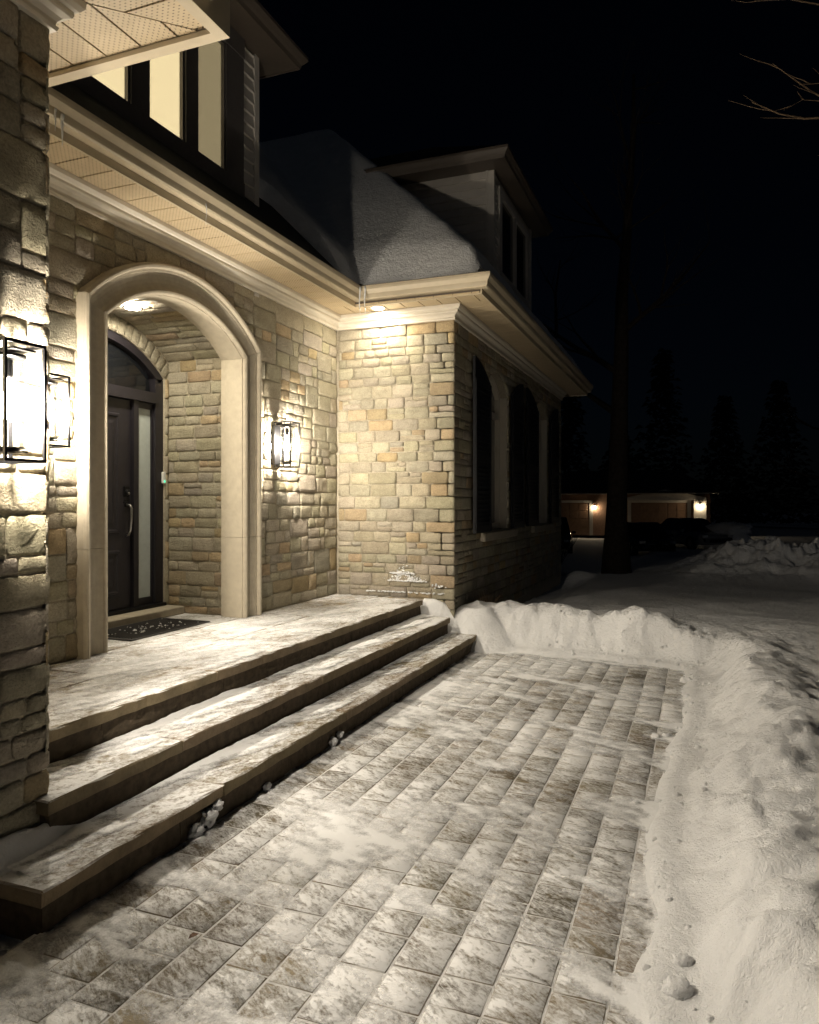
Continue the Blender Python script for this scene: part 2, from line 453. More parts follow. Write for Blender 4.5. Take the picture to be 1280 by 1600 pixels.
def ashlar(s0, s1, z0, z1, band=(.26, .36), block=(.28, .7), r=rng, coursed=.35):
    """random ashlar rectangles (a0,a1,b0,b1) that fill the area"""
    out = []; z = z0
    while z < z1-1e-6:
        h = r.uniform(*band)
        if z1-(z+h) < band[0]*.55: h = z1-z
        s = s0 - r.uniform(0, block[0])
        while s < s1:
            w = r.uniform(*block)
            if s1-(s+w) < .12: w = s1-s+.001
            a, b = max(s, s0), min(s+w, s1)
            if b-a > .02:
                nrow = 2 if r.random() < .72 else 3
                if r.random() < .07 and h < .3: nrow = 1
                if r.random() < coursed: cuts = [i/nrow for i in range(nrow+1)]
                else:
                    cuts = [0]+sorted(r.uniform(.28, .72) if nrow == 2 else (i+r.uniform(.75, 1.25))/nrow for i in range(nrow-1))+[1]
                for i in range(nrow):
                    q0, q1 = z+h*cuts[i], z+h*cuts[i+1]; hh = q1-q0
                    t = a
                    while t < b-1e-6:
                        ww = hh*r.uniform(1.2, 2.9)
                        if b-(t+ww) < .09: ww = b-t
                        out.append((t, t+ww, q0, q1)); t += ww
            s += w
        z += h
    return out

def coursed(s0, s1, z0, z1, hs=(.085, .15), r=rng, ratio=(1.3, 3.0), split=.16):
    out = []; z = z0
    while z < z1-1e-6:
        h = r.uniform(*hs)
        if z1-(z+h) < hs[0]*.6: h = z1-z
        s = s0-r.uniform(0, .15)
        while s < s1-1e-6:
            w = h*r.uniform(*ratio)
            if s1-(s+w) < .07: w = s1-s
            a, b = max(s, s0), min(s+w, s1)
            if b-a > .03:
                x = r.random()
                if x < split and h > .11:
                    k = r.uniform(.42, .6); out.append((a, b, z, z+h*k))
                    if b-a > .22:
                        mm = a+(b-a)*r.uniform(.35, .65); out.append((a, mm, z+h*k, z+h)); out.append((mm, b, z+h*k, z+h))
                    else: out.append((a, b, z+h*k, z+h))
                else: out.append((a, b, z, z+h))
            s += w
        z += h
    return out

def stone_into(mb, poly, fn, proj, r, gap=.006, rough=.004, cell=.045):
    """a rock-faced stone on a convex polygon; fn(a,b,d)->xyz"""
    xs = [p[0] for p in poly]; ys = [p[1] for p in poly]
    isrect = len(poly) == 4 and len(set(round(x, 5) for x in xs)) == 2 and len(set(round(y, 5) for y in ys)) == 2
    proj = proj*r.uniform(.75, 1.25)
    if isrect:
        a0, a1, b0, b1 = min(xs)+gap, max(xs)-gap, min(ys)+gap, max(ys)-gap
        w, h = a1-a0, b1-b0
        if w < .012 or h < .012: return False
        e = min(.011, w*.25, h*.25)
        nx = max(2, round((w-2*e)/cell)); ny = max(1, round((h-2*e)/cell))
        us = [a0]+[a0+e+(w-2*e)*i/nx for i in range(nx+1)]+[a1]
        vs_ = [b0]+[b0+e+(h-2*e)*i/ny for i in range(ny+1)]+[b1]
        NX, NY = len(us), len(vs_); vs = []
        tilt = r.uniform(-.006, .006); tilt2 = r.uniform(-.005, .005)
        edge = [r.uniform(-.5, .5)*.006 for _ in range(4)]
        for i, u in enumerate(us):
            for j, v in enumerate(vs_):
                bx = i in (0, NX-1); by = j in (0, NY-1)
                uu, vv = u, v
                if bx or by:
                    d = proj*.62
                    if bx and by:
                        cr = min(.016, w*.2, h*.2)*r.uniform(.5, 1.2)
                        uu += cr if i == 0 else -cr; vv += cr if j == 0 else -cr; d = proj*.4
                    else:
                        if by: vv += r.uniform(-.003, .004)*(1 if j == 0 else -1)
                        if bx: uu += r.uniform(-.003, .004)*(1 if i == 0 else -1)
                else:
                    fu = (u-a0)/w-.5; fv = (v-b0)/h-.5
                    d = proj+r.uniform(-rough, rough)+.003*(1-4*fu*fu)*(1-4*fv*fv)+tilt*fu*2+tilt2*fv*2
                vs.append(fn(uu, vv, d))
        fs = []
        for i in range(NX-1):
            for j in range(NY-1):
                fs.append((i*NY+j, (i+1)*NY+j, (i+1)*NY+j+1, i*NY+j+1))
        ring = [i*NY for i in range(NX)]+[(NX-1)*NY+j for j in range(1, NY)]+[i*NY+NY-1 for i in range(NX-2, -1, -1)]+[j for j in range(NY-2, 0, -1)]
        coords = {}
        n0 = len(vs)
        pts2 = [(us[k//NY], vs_[k % NY]) for k in ring]
        for (u, v) in pts2: vs.append(fn(u, v, -.004))
        L = len(ring)
        for k in range(L):
            fs.append((ring[k], n0+k, n0+(k+1) % L, ring[(k+1) % L]))
        mb.add(vs, fs); return True
    # general convex polygon
    cx = sum(xs)/len(xs); cyy = sum(ys)/len(ys)
    area = abs(sum(poly[i][0]*poly[(i+1) % len(poly)][1]-poly[(i+1) % len(poly)][0]*poly[i][1] for i in range(len(poly))))/2
    if area < 6e-4: return False
    pts = []
    for i in range(len(poly)):
        p, q = poly[i], poly[(i+1) % len(poly)]; d = math.hypot(q[0]-p[0], q[1]-p[1]); n = max(1, round(d/.05))
        for k in range(n): pts.append((p[0]+(q[0]-p[0])*k/n, p[1]+(q[1]-p[1])*k/n))
    size = math.sqrt(area); n = len(pts)
    def inset(d): 
        f = max(.15, 1-d/(size*.5)); return [(cx+(x-cx)*f, cyy+(y-cyy)*f) for x, y in pts]
    rings = [(inset(gap), -.004, 0), (inset(gap), proj*.5, .002), (inset(gap+.012), proj, rough), (inset(gap+size*.22), proj+.006, rough)]
    vs = []
    for pp, d, j in rings:
        for x, y in pp: vs.append(fn(x, y, d+r.uniform(-j, j)))
    vs.append(fn(cx, cyy, proj+.009))
    fs = []
    for k in range(3):
        for i in range(n): fs.append((k*n+i, k*n+(i+1) % n, (k+1)*n+(i+1) % n, (k+1)*n+i))
    for i in range(n): fs.append((3*n+i, 3*n+(i+1) % n, 4*n))
    mb.add(vs, fs); return True

CAMV = Vector((0, 0, 1.6)); FWD = Vector((-math.sin(YAW), math.cos(YAW), 0)); RGT = Vector((math.cos(YAW), math.sin(YAW), 0))
def pix(p):
    d = Vector(p)-CAMV; w = d.dot(FWD)
    if w < .2: return None
    return (640+1156*d.dot(RGT)/w, 786-1156*d.z/w, w)

def lay_stones(polys, fn, proj, parent, r, warm=.12, limit=300, tints=None, gap=.0042, rough=.005, name='stone', cell=.036):
    """each stone that shows largest an object, the rest joined"""
    rated = []
    for i, poly in enumerate(polys):
        xs = [p[0] for p in poly]; ys = [p[1] for p in poly]
        c = pix(fn(sum(xs)/len(xs), sum(ys)/len(ys), 0))
        sz = (max(xs)-min(xs))*(max(ys)-min(ys))
        seen = c is not None and -60 < c[0] < 1340 and -60 < c[1] < 1660
        rated.append((sz/(c[2]**2) if seen else sz*1e-6, i))
    rated.sort(reverse=True); single = set(i for _, i in rated[:limit])
    rest = MB(); anyrest = False
    for i, poly in enumerate(polys):
        t = tints[i] if tints and tints[i] else tint_of(r, warm)
        if i in single:
            mb = MB(); mb.cur = t
            if stone_into(mb, poly, fn, proj, r, gap, rough, cell): mb.build(name, m_stone, parent, True)
        else:
            rest.cur = t; anyrest = stone_into(rest, poly, fn, proj, r, gap, rough, cell) or anyrest
    if anyrest: tag(rest.build('distant_stones', m_stone, parent, True), kind='stuff')

def wall_body(fn, s0, s1, H0, H1, openings, thick, name, parent, step=.06):
    """mortar sheet with openings [(a0,a1,b0,topfn)], front at depth 0, returns into the wall at the openings"""
    cuts = sorted(set([s0, s1]+[x for o in openings for x in o[:2]]))
    mb = MB()
    for a, b in zip(cuts[:-1], cuts[1:]):
        o = next((o for o in openings if o[0]-1e-6 <= a and b <= o[1]+1e-6), None)
        if o is None:
            mb.box_fn(fn, a, b, H0, H1, -thick, 0); continue
        n = max(1, round((b-a)/step))
        if o[2] > H0+1e-4: mb.box_fn(fn, a, b, H0, o[2], -thick, 0)
        for k in range(n):
            p, q = a+(b-a)*k/n, a+(b-a)*(k+1)/n
            tp, tq = o[3](p), o[3](q)
            vs = [fn(p, tp, 0), fn(q, tq, 0), fn(q, H1, 0), fn(p, H1, 0), fn(p, tp, -thick), fn(q, tq, -thick)]
            mb.add(vs, [(0, 1, 2, 3), (0, 4, 5, 1)])
    return fix_normals(mb.build(name, m_mortar, parent))
def _box_fn(s, fn, a, b, c, d, e, f):
    vs = [fn(a,c,e), fn(b,c,e), fn(b,d,e), fn(a,d,e), fn(a,c,f), fn(b,c,f), fn(b,d,f), fn(a,d,f)]
    s.add(vs, [(0,3,2,1),(4,5,6,7),(0,1,5,4),(1,2,6,5),(2,3,7,6),(3,0,4,7)]); return s
MB.box_fn = _box_fn

# ------------------------------------------------------------------ ground
XS1, XS2, XS3 = -2.24, -2.53, -2.86      # nosings of the three steps
def path_right(y):
    return np.interp(y, [0, 2.2, 2.6, 3.0, 3.5, 4.2, 5.0, 5.6, 6.3, 7.6], [-.06, -.04, -.09, -.04, -.13, -.09, -.07, .0, .0, .0]) + .05*(vnoise(y*3.1, y*0+4)-.5)
def path_far(x):
    return np.interp(x, [-2.3, -1.2, -.5, 0], [7.84, 7.84, 7.74, 7.55]) + .06*(vnoise(x*3.3, x*0+8)-.5)
def ground_h(x, y):
    dr = x-path_right(y); df = y-path_far(x)
    d = np.where((dr > 0) & (df > 0), np.sqrt(dr*dr+df*df), np.maximum(dr, df))     # >0 outside the path
    lump = fbm(x*5, y*5, 4, .55)-.5; fine = fbm(x*15, y*15, 3, .6, 3)-.5; big = fbm(x*1.1, y*1.1, 3, .5, 7)-.5
    farness = sstep(-.5, .3, df)*sstep(.6, -.2, x)
    Hh = .27+.07*farness*sstep(1.9, .4, df)+.05*big
    Hh = Hh*(1+(.75*(vnoise(x*1.9+5, y*.8)-.5)+.35*(vnoise(x*5+2, y*3)-.5))*np.exp(-np.maximum(d, 0)*1.2))
    steep = .16+(.02+.22*vnoise(x*2.3, y*2.3+3))*(1-farness)
    cutn = fbm(x*7+.6*y, y*2.0, 3, .6, 13)-.5
    wob = d+.10*lump+.04*fine+.05*cutn*farness
    rise = sstep(-.02, 1, wob/steep*.6)
    crest = (.05+.02*farness)*np.exp(-((d-.40)/.22)**2)
    h = (Hh+crest)*rise+lump*.075*rise*np.exp(-np.maximum(d-.2, 0)*.9)+(fine*.034+.022*(fbm(x*26, y*26, 2, .5, 31)-.5))*rise*np.exp(-np.maximum(d, 0)*.7)
    clod = np.maximum(vnoise(x*9+3, y*9+1), vnoise(x*11+31, y*11+7))-.6
    h = h+.09*np.maximum(clod, 0)*sstep(0, .3, rise)*np.exp(-np.maximum(d-.25, 0)*1.3)
    skirt = .05*sstep(-.32, 0, d+.12*lump)*(1-rise)
    h = h+skirt
    # shovel spill to the right of the path
    h = h+.10*np.exp(-(((x-.55)/.42)**2+((y-4.6)/.7)**2))*rise*(.6+lump)
    # lawn beyond
    h = h-.03*sstep(1.5, 4, d)+.03*big*sstep(.5, 2, d)
    # footprints and pits on the lawn to the right
    pits = sstep(.60, .74, vnoise(x*6+11, y*6+2))*sstep(.35, .7, x)*sstep(4.2, 2.6, y)
    h = h-.035*pits*rise
    # under the steps, path and house
    inside = (d < -.30)
    h = np.where(d < 0, np.where(inside, -.09, h-.085*sstep(-.02, -.26, d)), h)
    # snow against the bay's corner and the ends of the steps
    e = np.exp(-(((x+2.35)/.40)**2+((y-8.02)/.30)**2))
    h = np.where(e > .1, np.maximum(h, .47*np.minimum(1, e*1.25)+.05*lump*e-.04), h)
    e2 = np.exp(-(((x+2.78)/.28)**2+((y-7.83)/.14)**2)); h = np.where(e2 > .1, np.maximum(h, .565*np.minimum(1, e2*1.2)-.04), h)
    # bare strip along the bay wall
    strip = sstep(-1.7, -2.4, x)*sstep(8.5, 9.3, y); h = h-.22*strip+.06*lump*strip
    # far land falls away, ploughed bank
    fall = sstep(13, 40, y); h = h-.72*fall-.10*sstep(11, 14, y)
    bk = np.exp(-(((x-2.7)/2.9)**2)**2)*np.exp(-(((y-17.2+.12*x)/1.5)**2))
    h = h+bk*(.84-.07*(x-.2))*(.25+1.5*(fbm(x*1.6, y*1.6, 5, .62, 5)))*.95
    bk2 = np.exp(-(((x-8)/5.5)**2)**2)*np.exp(-(((y-20)/1.5)**2)); h = h+bk2*.30*(.6+.9*fbm(x*1.3, y*1.3, 4, .6, 2))
    ml = np.exp(-(((x+2.35)/.35)**2+((y-15.6)/.4)**2)); h = h+.26*ml
    return h
fx = np.concatenate([-3*1.35**np.arange(16, 0, -1)-1.3, np.arange(-4.2, -2.4, .12), np.arange(-2.4, 2.6, .028), 2.6+.035*1.09**np.arange(0, 60)*np.arange(1, 61)*.5, np.arange(2.6, 7, .07)])
fx = np.unique(np.round(fx, 4)); fx = fx[(fx > -420) & (fx < 420)]
fy = np.concatenate([-1.5*1.5**np.arange(12, 0, -1), np.arange(-1.5, 1.4, .12), np.arange(1.4, 9.4, .028), 9.4+.03*1.045**np.arange(0, 110)*np.arange(1, 111)*.42, np.arange(15.2, 18.6, .06)])
fy = np.unique(np.round(fy, 4)); fy = fy[(fy > -420) & (fy < 600)]
GX, GY = np.meshgrid(fx, fy, indexing='ij')
GZ = ground_h(GX, GY)
g = grid_mesh(fx, fy, GZ, 'snow_ground', m_snow)
tag(g, 'snow-covered ground and shovelled banks around the walkway', None, None, 'structure')

# walkway: bedding with snow-filled joints, pavers
m_bed = snow_mat('joint_snow', (.78, .77, .76))
bed = MB().box((-2.30, -1.5, -.10), (.25, 7.98, -.0012)).build('walkway', m_bed)
tag(bed, 'paved walkway of cleft stone pavers under a dusting of snow', None, None, 'structure')
col_w = .180
cols = []; x = XS1-.01
pav = []
ci = 0
while x < .12:
    y = .55-rng.uniform(0, .2)
    while y < 7.95:
        l = rng.choice([.17, .20, .23, .26, .31])+rng.uniform(-.012, .012)
        pav.append((x, x+col_w, y, min(y+l, 7.96))); y += l
    x += col_w; ci += 1
def paver_into(mb, r, rr):
    x0, x1, y0, y1 = r; g_ = .003; x0 += g_; x1 -= g_; y0 += g_; y1 -= g_
    zt = rr.uniform(.0002, .0022); e = .004
    us = [x0, x0+e, (x0+x1)/2, x1-e, x1]; vs_ = [y0, y0+e, (2*y0+y1)/3, (y0+2*y1)/3, y1-e, y1]
    vs = []
    for i, u in enumerate(us):
        for j, v in enumerate(vs_):
            edge = i in (0, 4) or j in (0, 5)
            vs.append((u+(rr.uniform(-.0015, .0015)), v+rr.uniform(-.0015, .0015), zt-.0042 if edge else zt+rr.uniform(-.001, .0014)))
    fs = [(i*6+j, (i+1)*6+j, (i+1)*6+j+1, i*6+j+1) for i in range(4) for j in range(5)]
    ring = [i*6 for i in range(5)]+[24+j for j in range(1, 6)]+[i*6+5 for i in range(3, -1, -1)]+[j for j in range(4, 0, -1)]
    n0 = 30
    for k in ring: vs.append((us[k//6], vs_[k % 6], -.045))
    L = len(ring)
    for k in range(L): fs.append((ring[k], n0+k, n0+(k+1) % L, ring[(k+1) % L]))
    mb.add(vs, fs)
rated = []
for i, p in enumerate(pav):
    c = pix(((p[0]+p[1])/2, (p[2]+p[3])/2, 0))
    ok = c is not None and -40 < c[0] < 1200 and c[1] < 1680
    rated.append(((p[3]-p[2])/c[2]**2 if ok else 0, i))
rated.sort(reverse=True); single = set(i for _, i in rated[:300]); rest = MB()
for i, p in enumerate(pav):
    k = rng.uniform(.72, 1.25); t = (k*rng.uniform(.97, 1.05), k, k*rng.uniform(.9, 1.06), 1)
    if i in single:
        mb = MB(); mb.cur = t; paver_into(mb, p, rng); mb.build('paver', m_paver, bed, True)
    else:
        rest.cur = t; paver_into(rest, p, rng)
tag(rest.build('outlying_pavers', m_paver, bed, True), kind='stuff')

# drifted snow lying on the pavers: a real thin sheet that dips under their tops where it has blown away
def streak(x, y, rot, sx, sy, seed):
    c, s_ = math.cos(rot), math.sin(rot)
    return fbm((x*c+y*s_)*sx, (-x*s_+y*c)*sy, 5, .58, seed)
dx = np.arange(XS1-.03, .22, .0125); dy = np.arange(1.3, 7.95, .0125)
DX, DY = np.meshgrid(dx, dy, indexing='ij')
n1 = streak(DX, DY, -.30, 2.1, 6.0, 3.0); n2 = streak(DX, DY, -.55, 5, 15, 8.0); n3 = fbm(DX*1.3, DY*1.3, 3, .5, 21)
nf = fbm(DX*26, DY*26, 2, .5, 2)
base_n = .52*n1+.22*n2+.34*n3+.06*nf
near_step = np.exp(-np.abs(DX-XS1-.03)/.07); near_bank = sstep(-.22, .04, DX-path_right(DY)); near_far = sstep(-.35, .05, DY-path_far(DX))
heel = np.exp(-(((DX+1.42)/.35)**2+((DY-3.35)/.55)**2))*.035
thr = .588-.10*near_step-.14*near_bank-.20*near_far-heel+.06*np.exp(-(((DX+.45)/.3)**2+((DY-6.3)/.9)**2))
DZ = (base_n-thr)*.085
DZ = np.where(DZ > 0, DZ*.55+.0006, DZ)+near_bank**2*.02*(.5+n1)
drift = grid_mesh(dx, dy, np.maximum(DZ, -.001)*.8+.0062, 'walkway_snow', m_thin, None, DZ > -.008, DZ)
tag(drift, 'wind-streaked drifts of thin snow lying on the pavers', 'snow', None, 'stuff')

# ------------------------------------------------------------------ porch steps
steps = empty('porch_steps', (-2.9, 4.9, 0))
tag(steps, 'three broad stone steps and landing dusted with snow before the door', 'steps')
m_tint1 = (1, 1, 1, 1)
def slab(parent, x0, x1, y0, y1, zt, th, name='tread_slab', k=1.0):
    mb = MB(); mb.cur = (k, k*rng.uniform(.97, 1.03), k*rng.uniform(.92, 1.05), 1)
    e = .008; nx = max(2, int((x1-x0)/.09)); ny = max(2, int((y1-y0)/.09))
    us = [x0, x0+e]+[x0+e+(x1-x0-2*e)*i/nx for i in range(1, nx)]+[x1-e, x1]
    vs_ = [y0, y0+e]+[y0+e+(y1-y0-2*e)*i/ny for i in range(1, ny)]+[y1-e, y1]
    NX, NY = len(us), len(vs_); vs = []
    for i, u in enumerate(us):
        for j, v in enumerate(vs_):
            ed = i in (0, NX-1) or j in (0, NY-1)
            du = rng.uniform(-.007, .004) if i == NX-1 else 0
            vs.append((u+du, v, zt-(.007 if ed else 0)+rng.uniform(-.0018, .0018)))
    fs = [(i*NY+j, (i+1)*NY+j, (i+1)*NY+j+1, i*NY+j+1) for i in range(NX-1) for j in range(NY-1)]
    ring = [i*NY for i in range(NX)]+[(NX-1)*NY+j for j in range(1, NY)]+[i*NY+NY-1 for i in range(NX-2, -1, -1)]+[j for j in range(NY-2, 0, -1)]
    L = len(ring); n0 = len(vs)
    for k_ in ring:
        u, v = us[k_//NY], vs_[k_ % NY]
        vs.append((u-(rng.uniform(0, .012) if k_//NY == NX-1 else 0), v, zt-th))
    for k_ in range(L): fs.append((ring[k_], n0+k_, n0+(k_+1) % L, ring[(k_+1) % L]))
    fs.append(tuple(range(n0+L-1, n0-1, -1)))
    mb.add(vs, fs); return mb.build(name, m_tread, parent, False)
def riser_blocks(parent, xf, y0, y1, z0, z1, end=True):
    y = y0
    while y < y1-.01:
        l = rng.uniform(.55, 1.2)
        if y1-(y+l) < .3: l = y1-y
        mb = MB(); mb.cur = (1, 1, 1, 1)
        n = max(2, int(l/.1)); vs = []
        for k in range(n+1):
            yy = y+.003+(l-.006)*k/n
            vs += [(xf+rng.uniform(-.006, .004), yy, z0), (xf+rng.uniform(-.006, .006), yy, (z0+z1)/2), (xf+rng.uniform(-.006, .004), yy, z1), (xf-.25, yy, z1), (xf-.25, yy, z0)]
        fs = []
        for k in range(n):
            for q in range(5): fs.append((k*5+q, (k+1)*5+q, (k+1)*5+(q+1) % 5, k*5+(q+1) % 5))
        fs.append((4, 3, 2, 1, 0)); fs.append(tuple(n*5+i for i in range(5)))
        mb.add(vs, fs); fix_normals(mb.build('riser_stone', m_riser, parent))
        y += l
def one_step(xn, xback, y0, y1, zt, zb, breaks):
    st = MB().box((xback, y0+.05, zb-.06), (xn-.06, y1-.02, zt-.07)).build('step', m_riser, steps)
    ys = [y0]+breaks+[y1]
    for a, b in zip(ys[:-1], ys[1:]): slab(st, xback, xn, a+.002, b-.002, zt, .062, 'tread_slab', rng.uniform(.88, 1.12))
    riser_blocks(st, xn-.022, y0+.02, y1-.01, zb-.03, zt-.064)
    return st
one_step(XS1, -2.99, 2.03, 7.80, .175, .0, [3.15, 4.55, 6.0, 7.15])
# the end of the lowest step turns the corner in front of the pier
one_step(XS2, -3.3, 2.33, 7.70, .35, .175, [3.2, 4.75, 6.3])
st3 = one_step(XS3, -3.45, 2.40, 7.72, .525, .35, [3.95, 5.4, 6.75])
yb = [2.40, 3.6, 4.9, 6.2, 7.84]
for a, b in zip(yb[:-1], yb[1:]): slab(st3, -4.0, -3.453, a+.002, b-.002, .5247, .062, 'landing_slab', rng.uniform(.9, 1.1))
slab(st3, -4.9, -4.003, 4.06, 5.94, .5245, .062, 'landing_slab', 1.0)

def tread_drift(x0, x1, y0, y1, zt, seed, thr0, name_lab, nose=.04, back=.16, amp=.09):
    dx = np.arange(x0, x1-nose+.012, .0125); dy = np.arange(y0, y1, .016)
    X, Y = np.meshgrid(dx, dy, indexing='ij')
    n = .50*streak(X, Y, 1.32, 1.6, 6.5, seed)+.25*streak(X, Y, 1.1, 4, 13, seed+4)+.3*fbm(X*1.5, Y*1.5, 3, .5, seed+9)+.07*fbm(X*28, Y*28, 2, .5, seed)
    bk = np.exp(-(X-x0)/.09)
    t = thr0-back*bk*(.4+1.2*fbm(X*0+1, Y*2.2, 3, .5, seed+3))+.25*sstep(x1-nose-.05, x1-nose+.01, X)
    z = (n-t)*amp; z = np.where(z > 0, z*.6+.0006, z)
    o = grid_mesh(dx, dy, np.maximum(z, -.001)+zt+.0045, 'step_snow', m_thin, None, z > -.008, z)
    tag(o, name_lab, 'snow', None, 'stuff')
tread_drift(-2.535, XS1, 2.10, 7.79, .175, 3.3, .60, 'snow drifted along the lowest step')
tread_drift(-2.865, XS2, 2.40, 7.69, .35, 7.1, .575, 'snow drifted along the middle step')
tread_drift(-3.96, XS3, 2.45, 7.80, .525, 12.4, .60, 'thin snow trampled across the landing', back=.03, amp=.05)

# ------------------------------------------------------------------ the house
XA, YB, XC, XP, YP = -4.0, 7.85, -2.555, -2.62, 2.38
ZS = 3.79
house = empty('stone_house', (-4.6, 6.0, 0))
tag(house, 'buff stone house with arched entry, bay wing and snowy hipped roof', 'house')
AY, CZ, RO, HW = 5.01, 1.998, 1.522, 1.10; VCZ = 1.81      # arch centre, circle centre height, outer radius, outer half-width

# wall A: a = y, b = z, faces +x
def fnA(a, b, d): return (XA+d, a, b)
def arch_top(R, hw):
    return lambda y: VCZ+math.sqrt(max(0, R*R-min(abs(y-AY), R)**2))
wa = wall_body(fnA, 2.3, YB+.02, .45, ZS, [(AY-.93, AY+.93, .45, arch_top(1.50, .93))], .08, 'entry_wall', house)
polys = []
rA = random.Random(3)
for (a0, a1, b0, b1) in ashlar(2.45, YB-.005, .53, 3.66, (.26, .36), (.26, .56), rA):
    poly = [(a0, b0), (a1, b0), (a1, b1), (a0, b1)]
    cyy, cz = (a0+a1)/2, (b0+b1)/2
    zs = CZ+math.sqrt(RO*RO-HW*HW)
    if cz < zs:
        if abs(cyy-AY) < HW-.02 or (a0 < AY+HW-.06 and a1 > AY-HW+.06):
            if a0 < AY-HW+.02 < a1 and cyy < AY: poly = clip(poly, -1, 0, -(AY-HW+.02))
            elif a0 < AY+HW-.02 < a1 and cyy > AY: poly = clip(poly, 1, 0, AY+HW-.02)
            elif AY-HW <= a0 and a1 <= AY+HW: poly = None
            elif a1 <= AY-HW+.02 or a0 >= AY+HW-.02: pass
            else:
                polyl = clip(poly, -1, 0, -(AY-HW+.02)); polyr = clip(poly, 1, 0, AY+HW-.02)
                poly = polyl if len(polyl) > 2 and polyl[0][0] < AY-HW else polyr
    if poly and b1 > zs-.05:
        vx, vz = cyy-AY, cz-CZ; L = math.hypot(vx, vz)
        poly = clip(poly, vx/L, vz/L, (vx*AY+vz*CZ)/L+RO-.03)
        if len(poly) > 2 and b1 <= zs+.1:
            side = 1 if cyy > AY else -1
    if poly and len(poly) > 2: polys.append(poly)
lay_stones(polys, fnA, .011, wa, rA, .07)

# wall B faces -y : a = x
def fnB(a, b, d): return (a, YB-d, b)
wb = wall_body(fnB, XA-.02, XC, .1, ZS, [], .3, 'bay_side_wall', house)
rB = random.Random(8); rects = coursed(XA+.03, XC+.028, 0.30, 3.665, (.095, .15), rB, (1.3, 2.5), .26)
lay_stones([[(a, c), (b, c), (b, d), (a, d)] for a, b, c, d in rects], fnB, .014, wb, rB, .08)

# wall C faces +x with two arched windows : a = y
def fnC(a, b, d): return (XC+d, a, b)
WIN = [(9.24, 10.36), (12.24, 13.34)]; WZ0, WSP, WR = 1.24, 3.10, .75
def wtop(w):
    c = (w[0]+w[1])/2; hw = (w[1]-w[0])/2
    return lambda y: WSP-math.sqrt(WR*WR-hw*hw)+math.sqrt(max(0, WR*WR-(y-c)**2))
wc = wall_body(fnC, YB-.0, 14.78, .0, ZS, [(w[0], w[1], WZ0, wtop(w)) for w in WIN], .22, 'bay_front_wall', house)
rC = random.Random(21); polys = []
for (a0, a1, b0, b1) in coursed(YB+.012, 14.78, .15, 3.665, (.10, .16), rC, (1.5, 3.0), .2):
    poly = [(a0, b0), (a1, b0), (a1, b1), (a0, b1)]
    for w in WIN:
        c = (w[0]+w[1])/2
        if b1 > WZ0-.1 and a1 > w[0]-.02 and a0 < w[1]+.02 and poly:
            cc, cz = (a0+a1)/2, (b0+b1)/2
            if cz < WSP and cz > WZ0:
                if cc < c: poly = clip(poly, -1, 0, -(w[0]-.01))
                else: poly = clip(poly, 1, 0, w[1]+.01)
            elif cz <= WZ0: poly = clip(poly, 0, -1, -(WZ0-.12))
            else:
                k = WSP-math.sqrt(WR*WR-((w[1]-w[0])/2)**2); vx, vz = cc-c, cz-k; L = math.hypot(vx, vz)
                poly = clip(poly, vx/L, vz/L, (vx*c+vz*k)/L+WR+.01)
            if len(poly) < 3: poly = None
    if poly: polys.append(poly)
lay_stones(polys, fnC, .012, wc, rC, .10, 260)
MB().box((-9.5, 14.5, 0), (XC-.01, 14.77, ZS)).build('far_wall', m_mortar, house)

# garage wing: pier faces +x (big stones) and returns
def fnP(a, b, d): return (XP+d, a, b)
wp = wall_body(fnP, -3.0, YP, .0, ZS, [], .3, 'garage_wing_wall', house)
rP = random.Random(5)
rects = ashlar(.9, YP+.03, .178, 3.66, (.23, .31), (.26, .52), rP, .3)
lay_stones([[(a, c), (b, c), (b, d), (a, d)] for a, b, c, d in rects], fnP, .017, wp, rP, .08, 200, None, .005, .006, 'stone', .04)
rects = ashlar(-3.0, .9, .0, 3.66, (.27, .36), (.34, .7), rP, .3)
mbx = MB()
for a, b, c, d in rects:
    mbx.cur = tint_of(rP); stone_into(mbx, [(a, c), (b, c), (b, d), (a, d)], fnP, .017, rP)
tag(mbx.build('outlying_stones', m_stone, wp, True), kind='stuff')
def fnR(a, b, d): return (a, YP+d, b)
wr = MB().box((-4.08, YP-.3, .45), (XP-.001, YP-.001, ZS)).build('garage_return_wall', m_mortar, house)
rects = ashlar(XA+.03, XP+.03, .53, 3.66, (.27, .36), (.34, .7), rP, .3)
mbx = MB()
for a, b, c, d in rects:
    mbx.cur = tint_of(rP); stone_into(mbx, [(a, c), (b, c), (b, d), (a, d)], fnR, .015, rP)
tag(mbx.build('outlying_stones', m_stone, wr, True), kind='stuff')

# entry recess
XD = -4.87
def fnRt(a, b, d): return (XA-.1-a, AY+.92-d, b)
aw = MB().box((XD-.1, AY+.92, .45), (XA-.085, AY+1.1, 3.1)).build('recess_wall', m_mortar, house)
rects = coursed(0, .80, .60, VCZ+1.185, (.085, .14), random.Random(31), (1.6, 3.0), .15)
base_row = [(0, .30, .528, .60), (.30, .58, .528, .60), (.58, .80, .528, .60)]
lay_stones([[(a, c), (b, c), (b, d), (a, d)] for a, b, c, d in base_row+rects], fnRt, .011, aw, random.Random(32), .16)
def fnLt(a, b, d): return (XA-.1-a, AY-.92+d, b)
aw2 = MB().box((XD-.1, AY-1.1, .45), (XA-.085, AY-.92, 3.1)).build('recess_wall', m_mortar, house)
rects = coursed(0, .80, .53, VCZ+1.185, (.085, .14), random.Random(33), (1.6, 3.0), .15)
lay_stones([[(a, c), (b, c), (b, d), (a, d)] for a, b, c, d in rects], fnLt, .011, aw2, random.Random(34), .16)
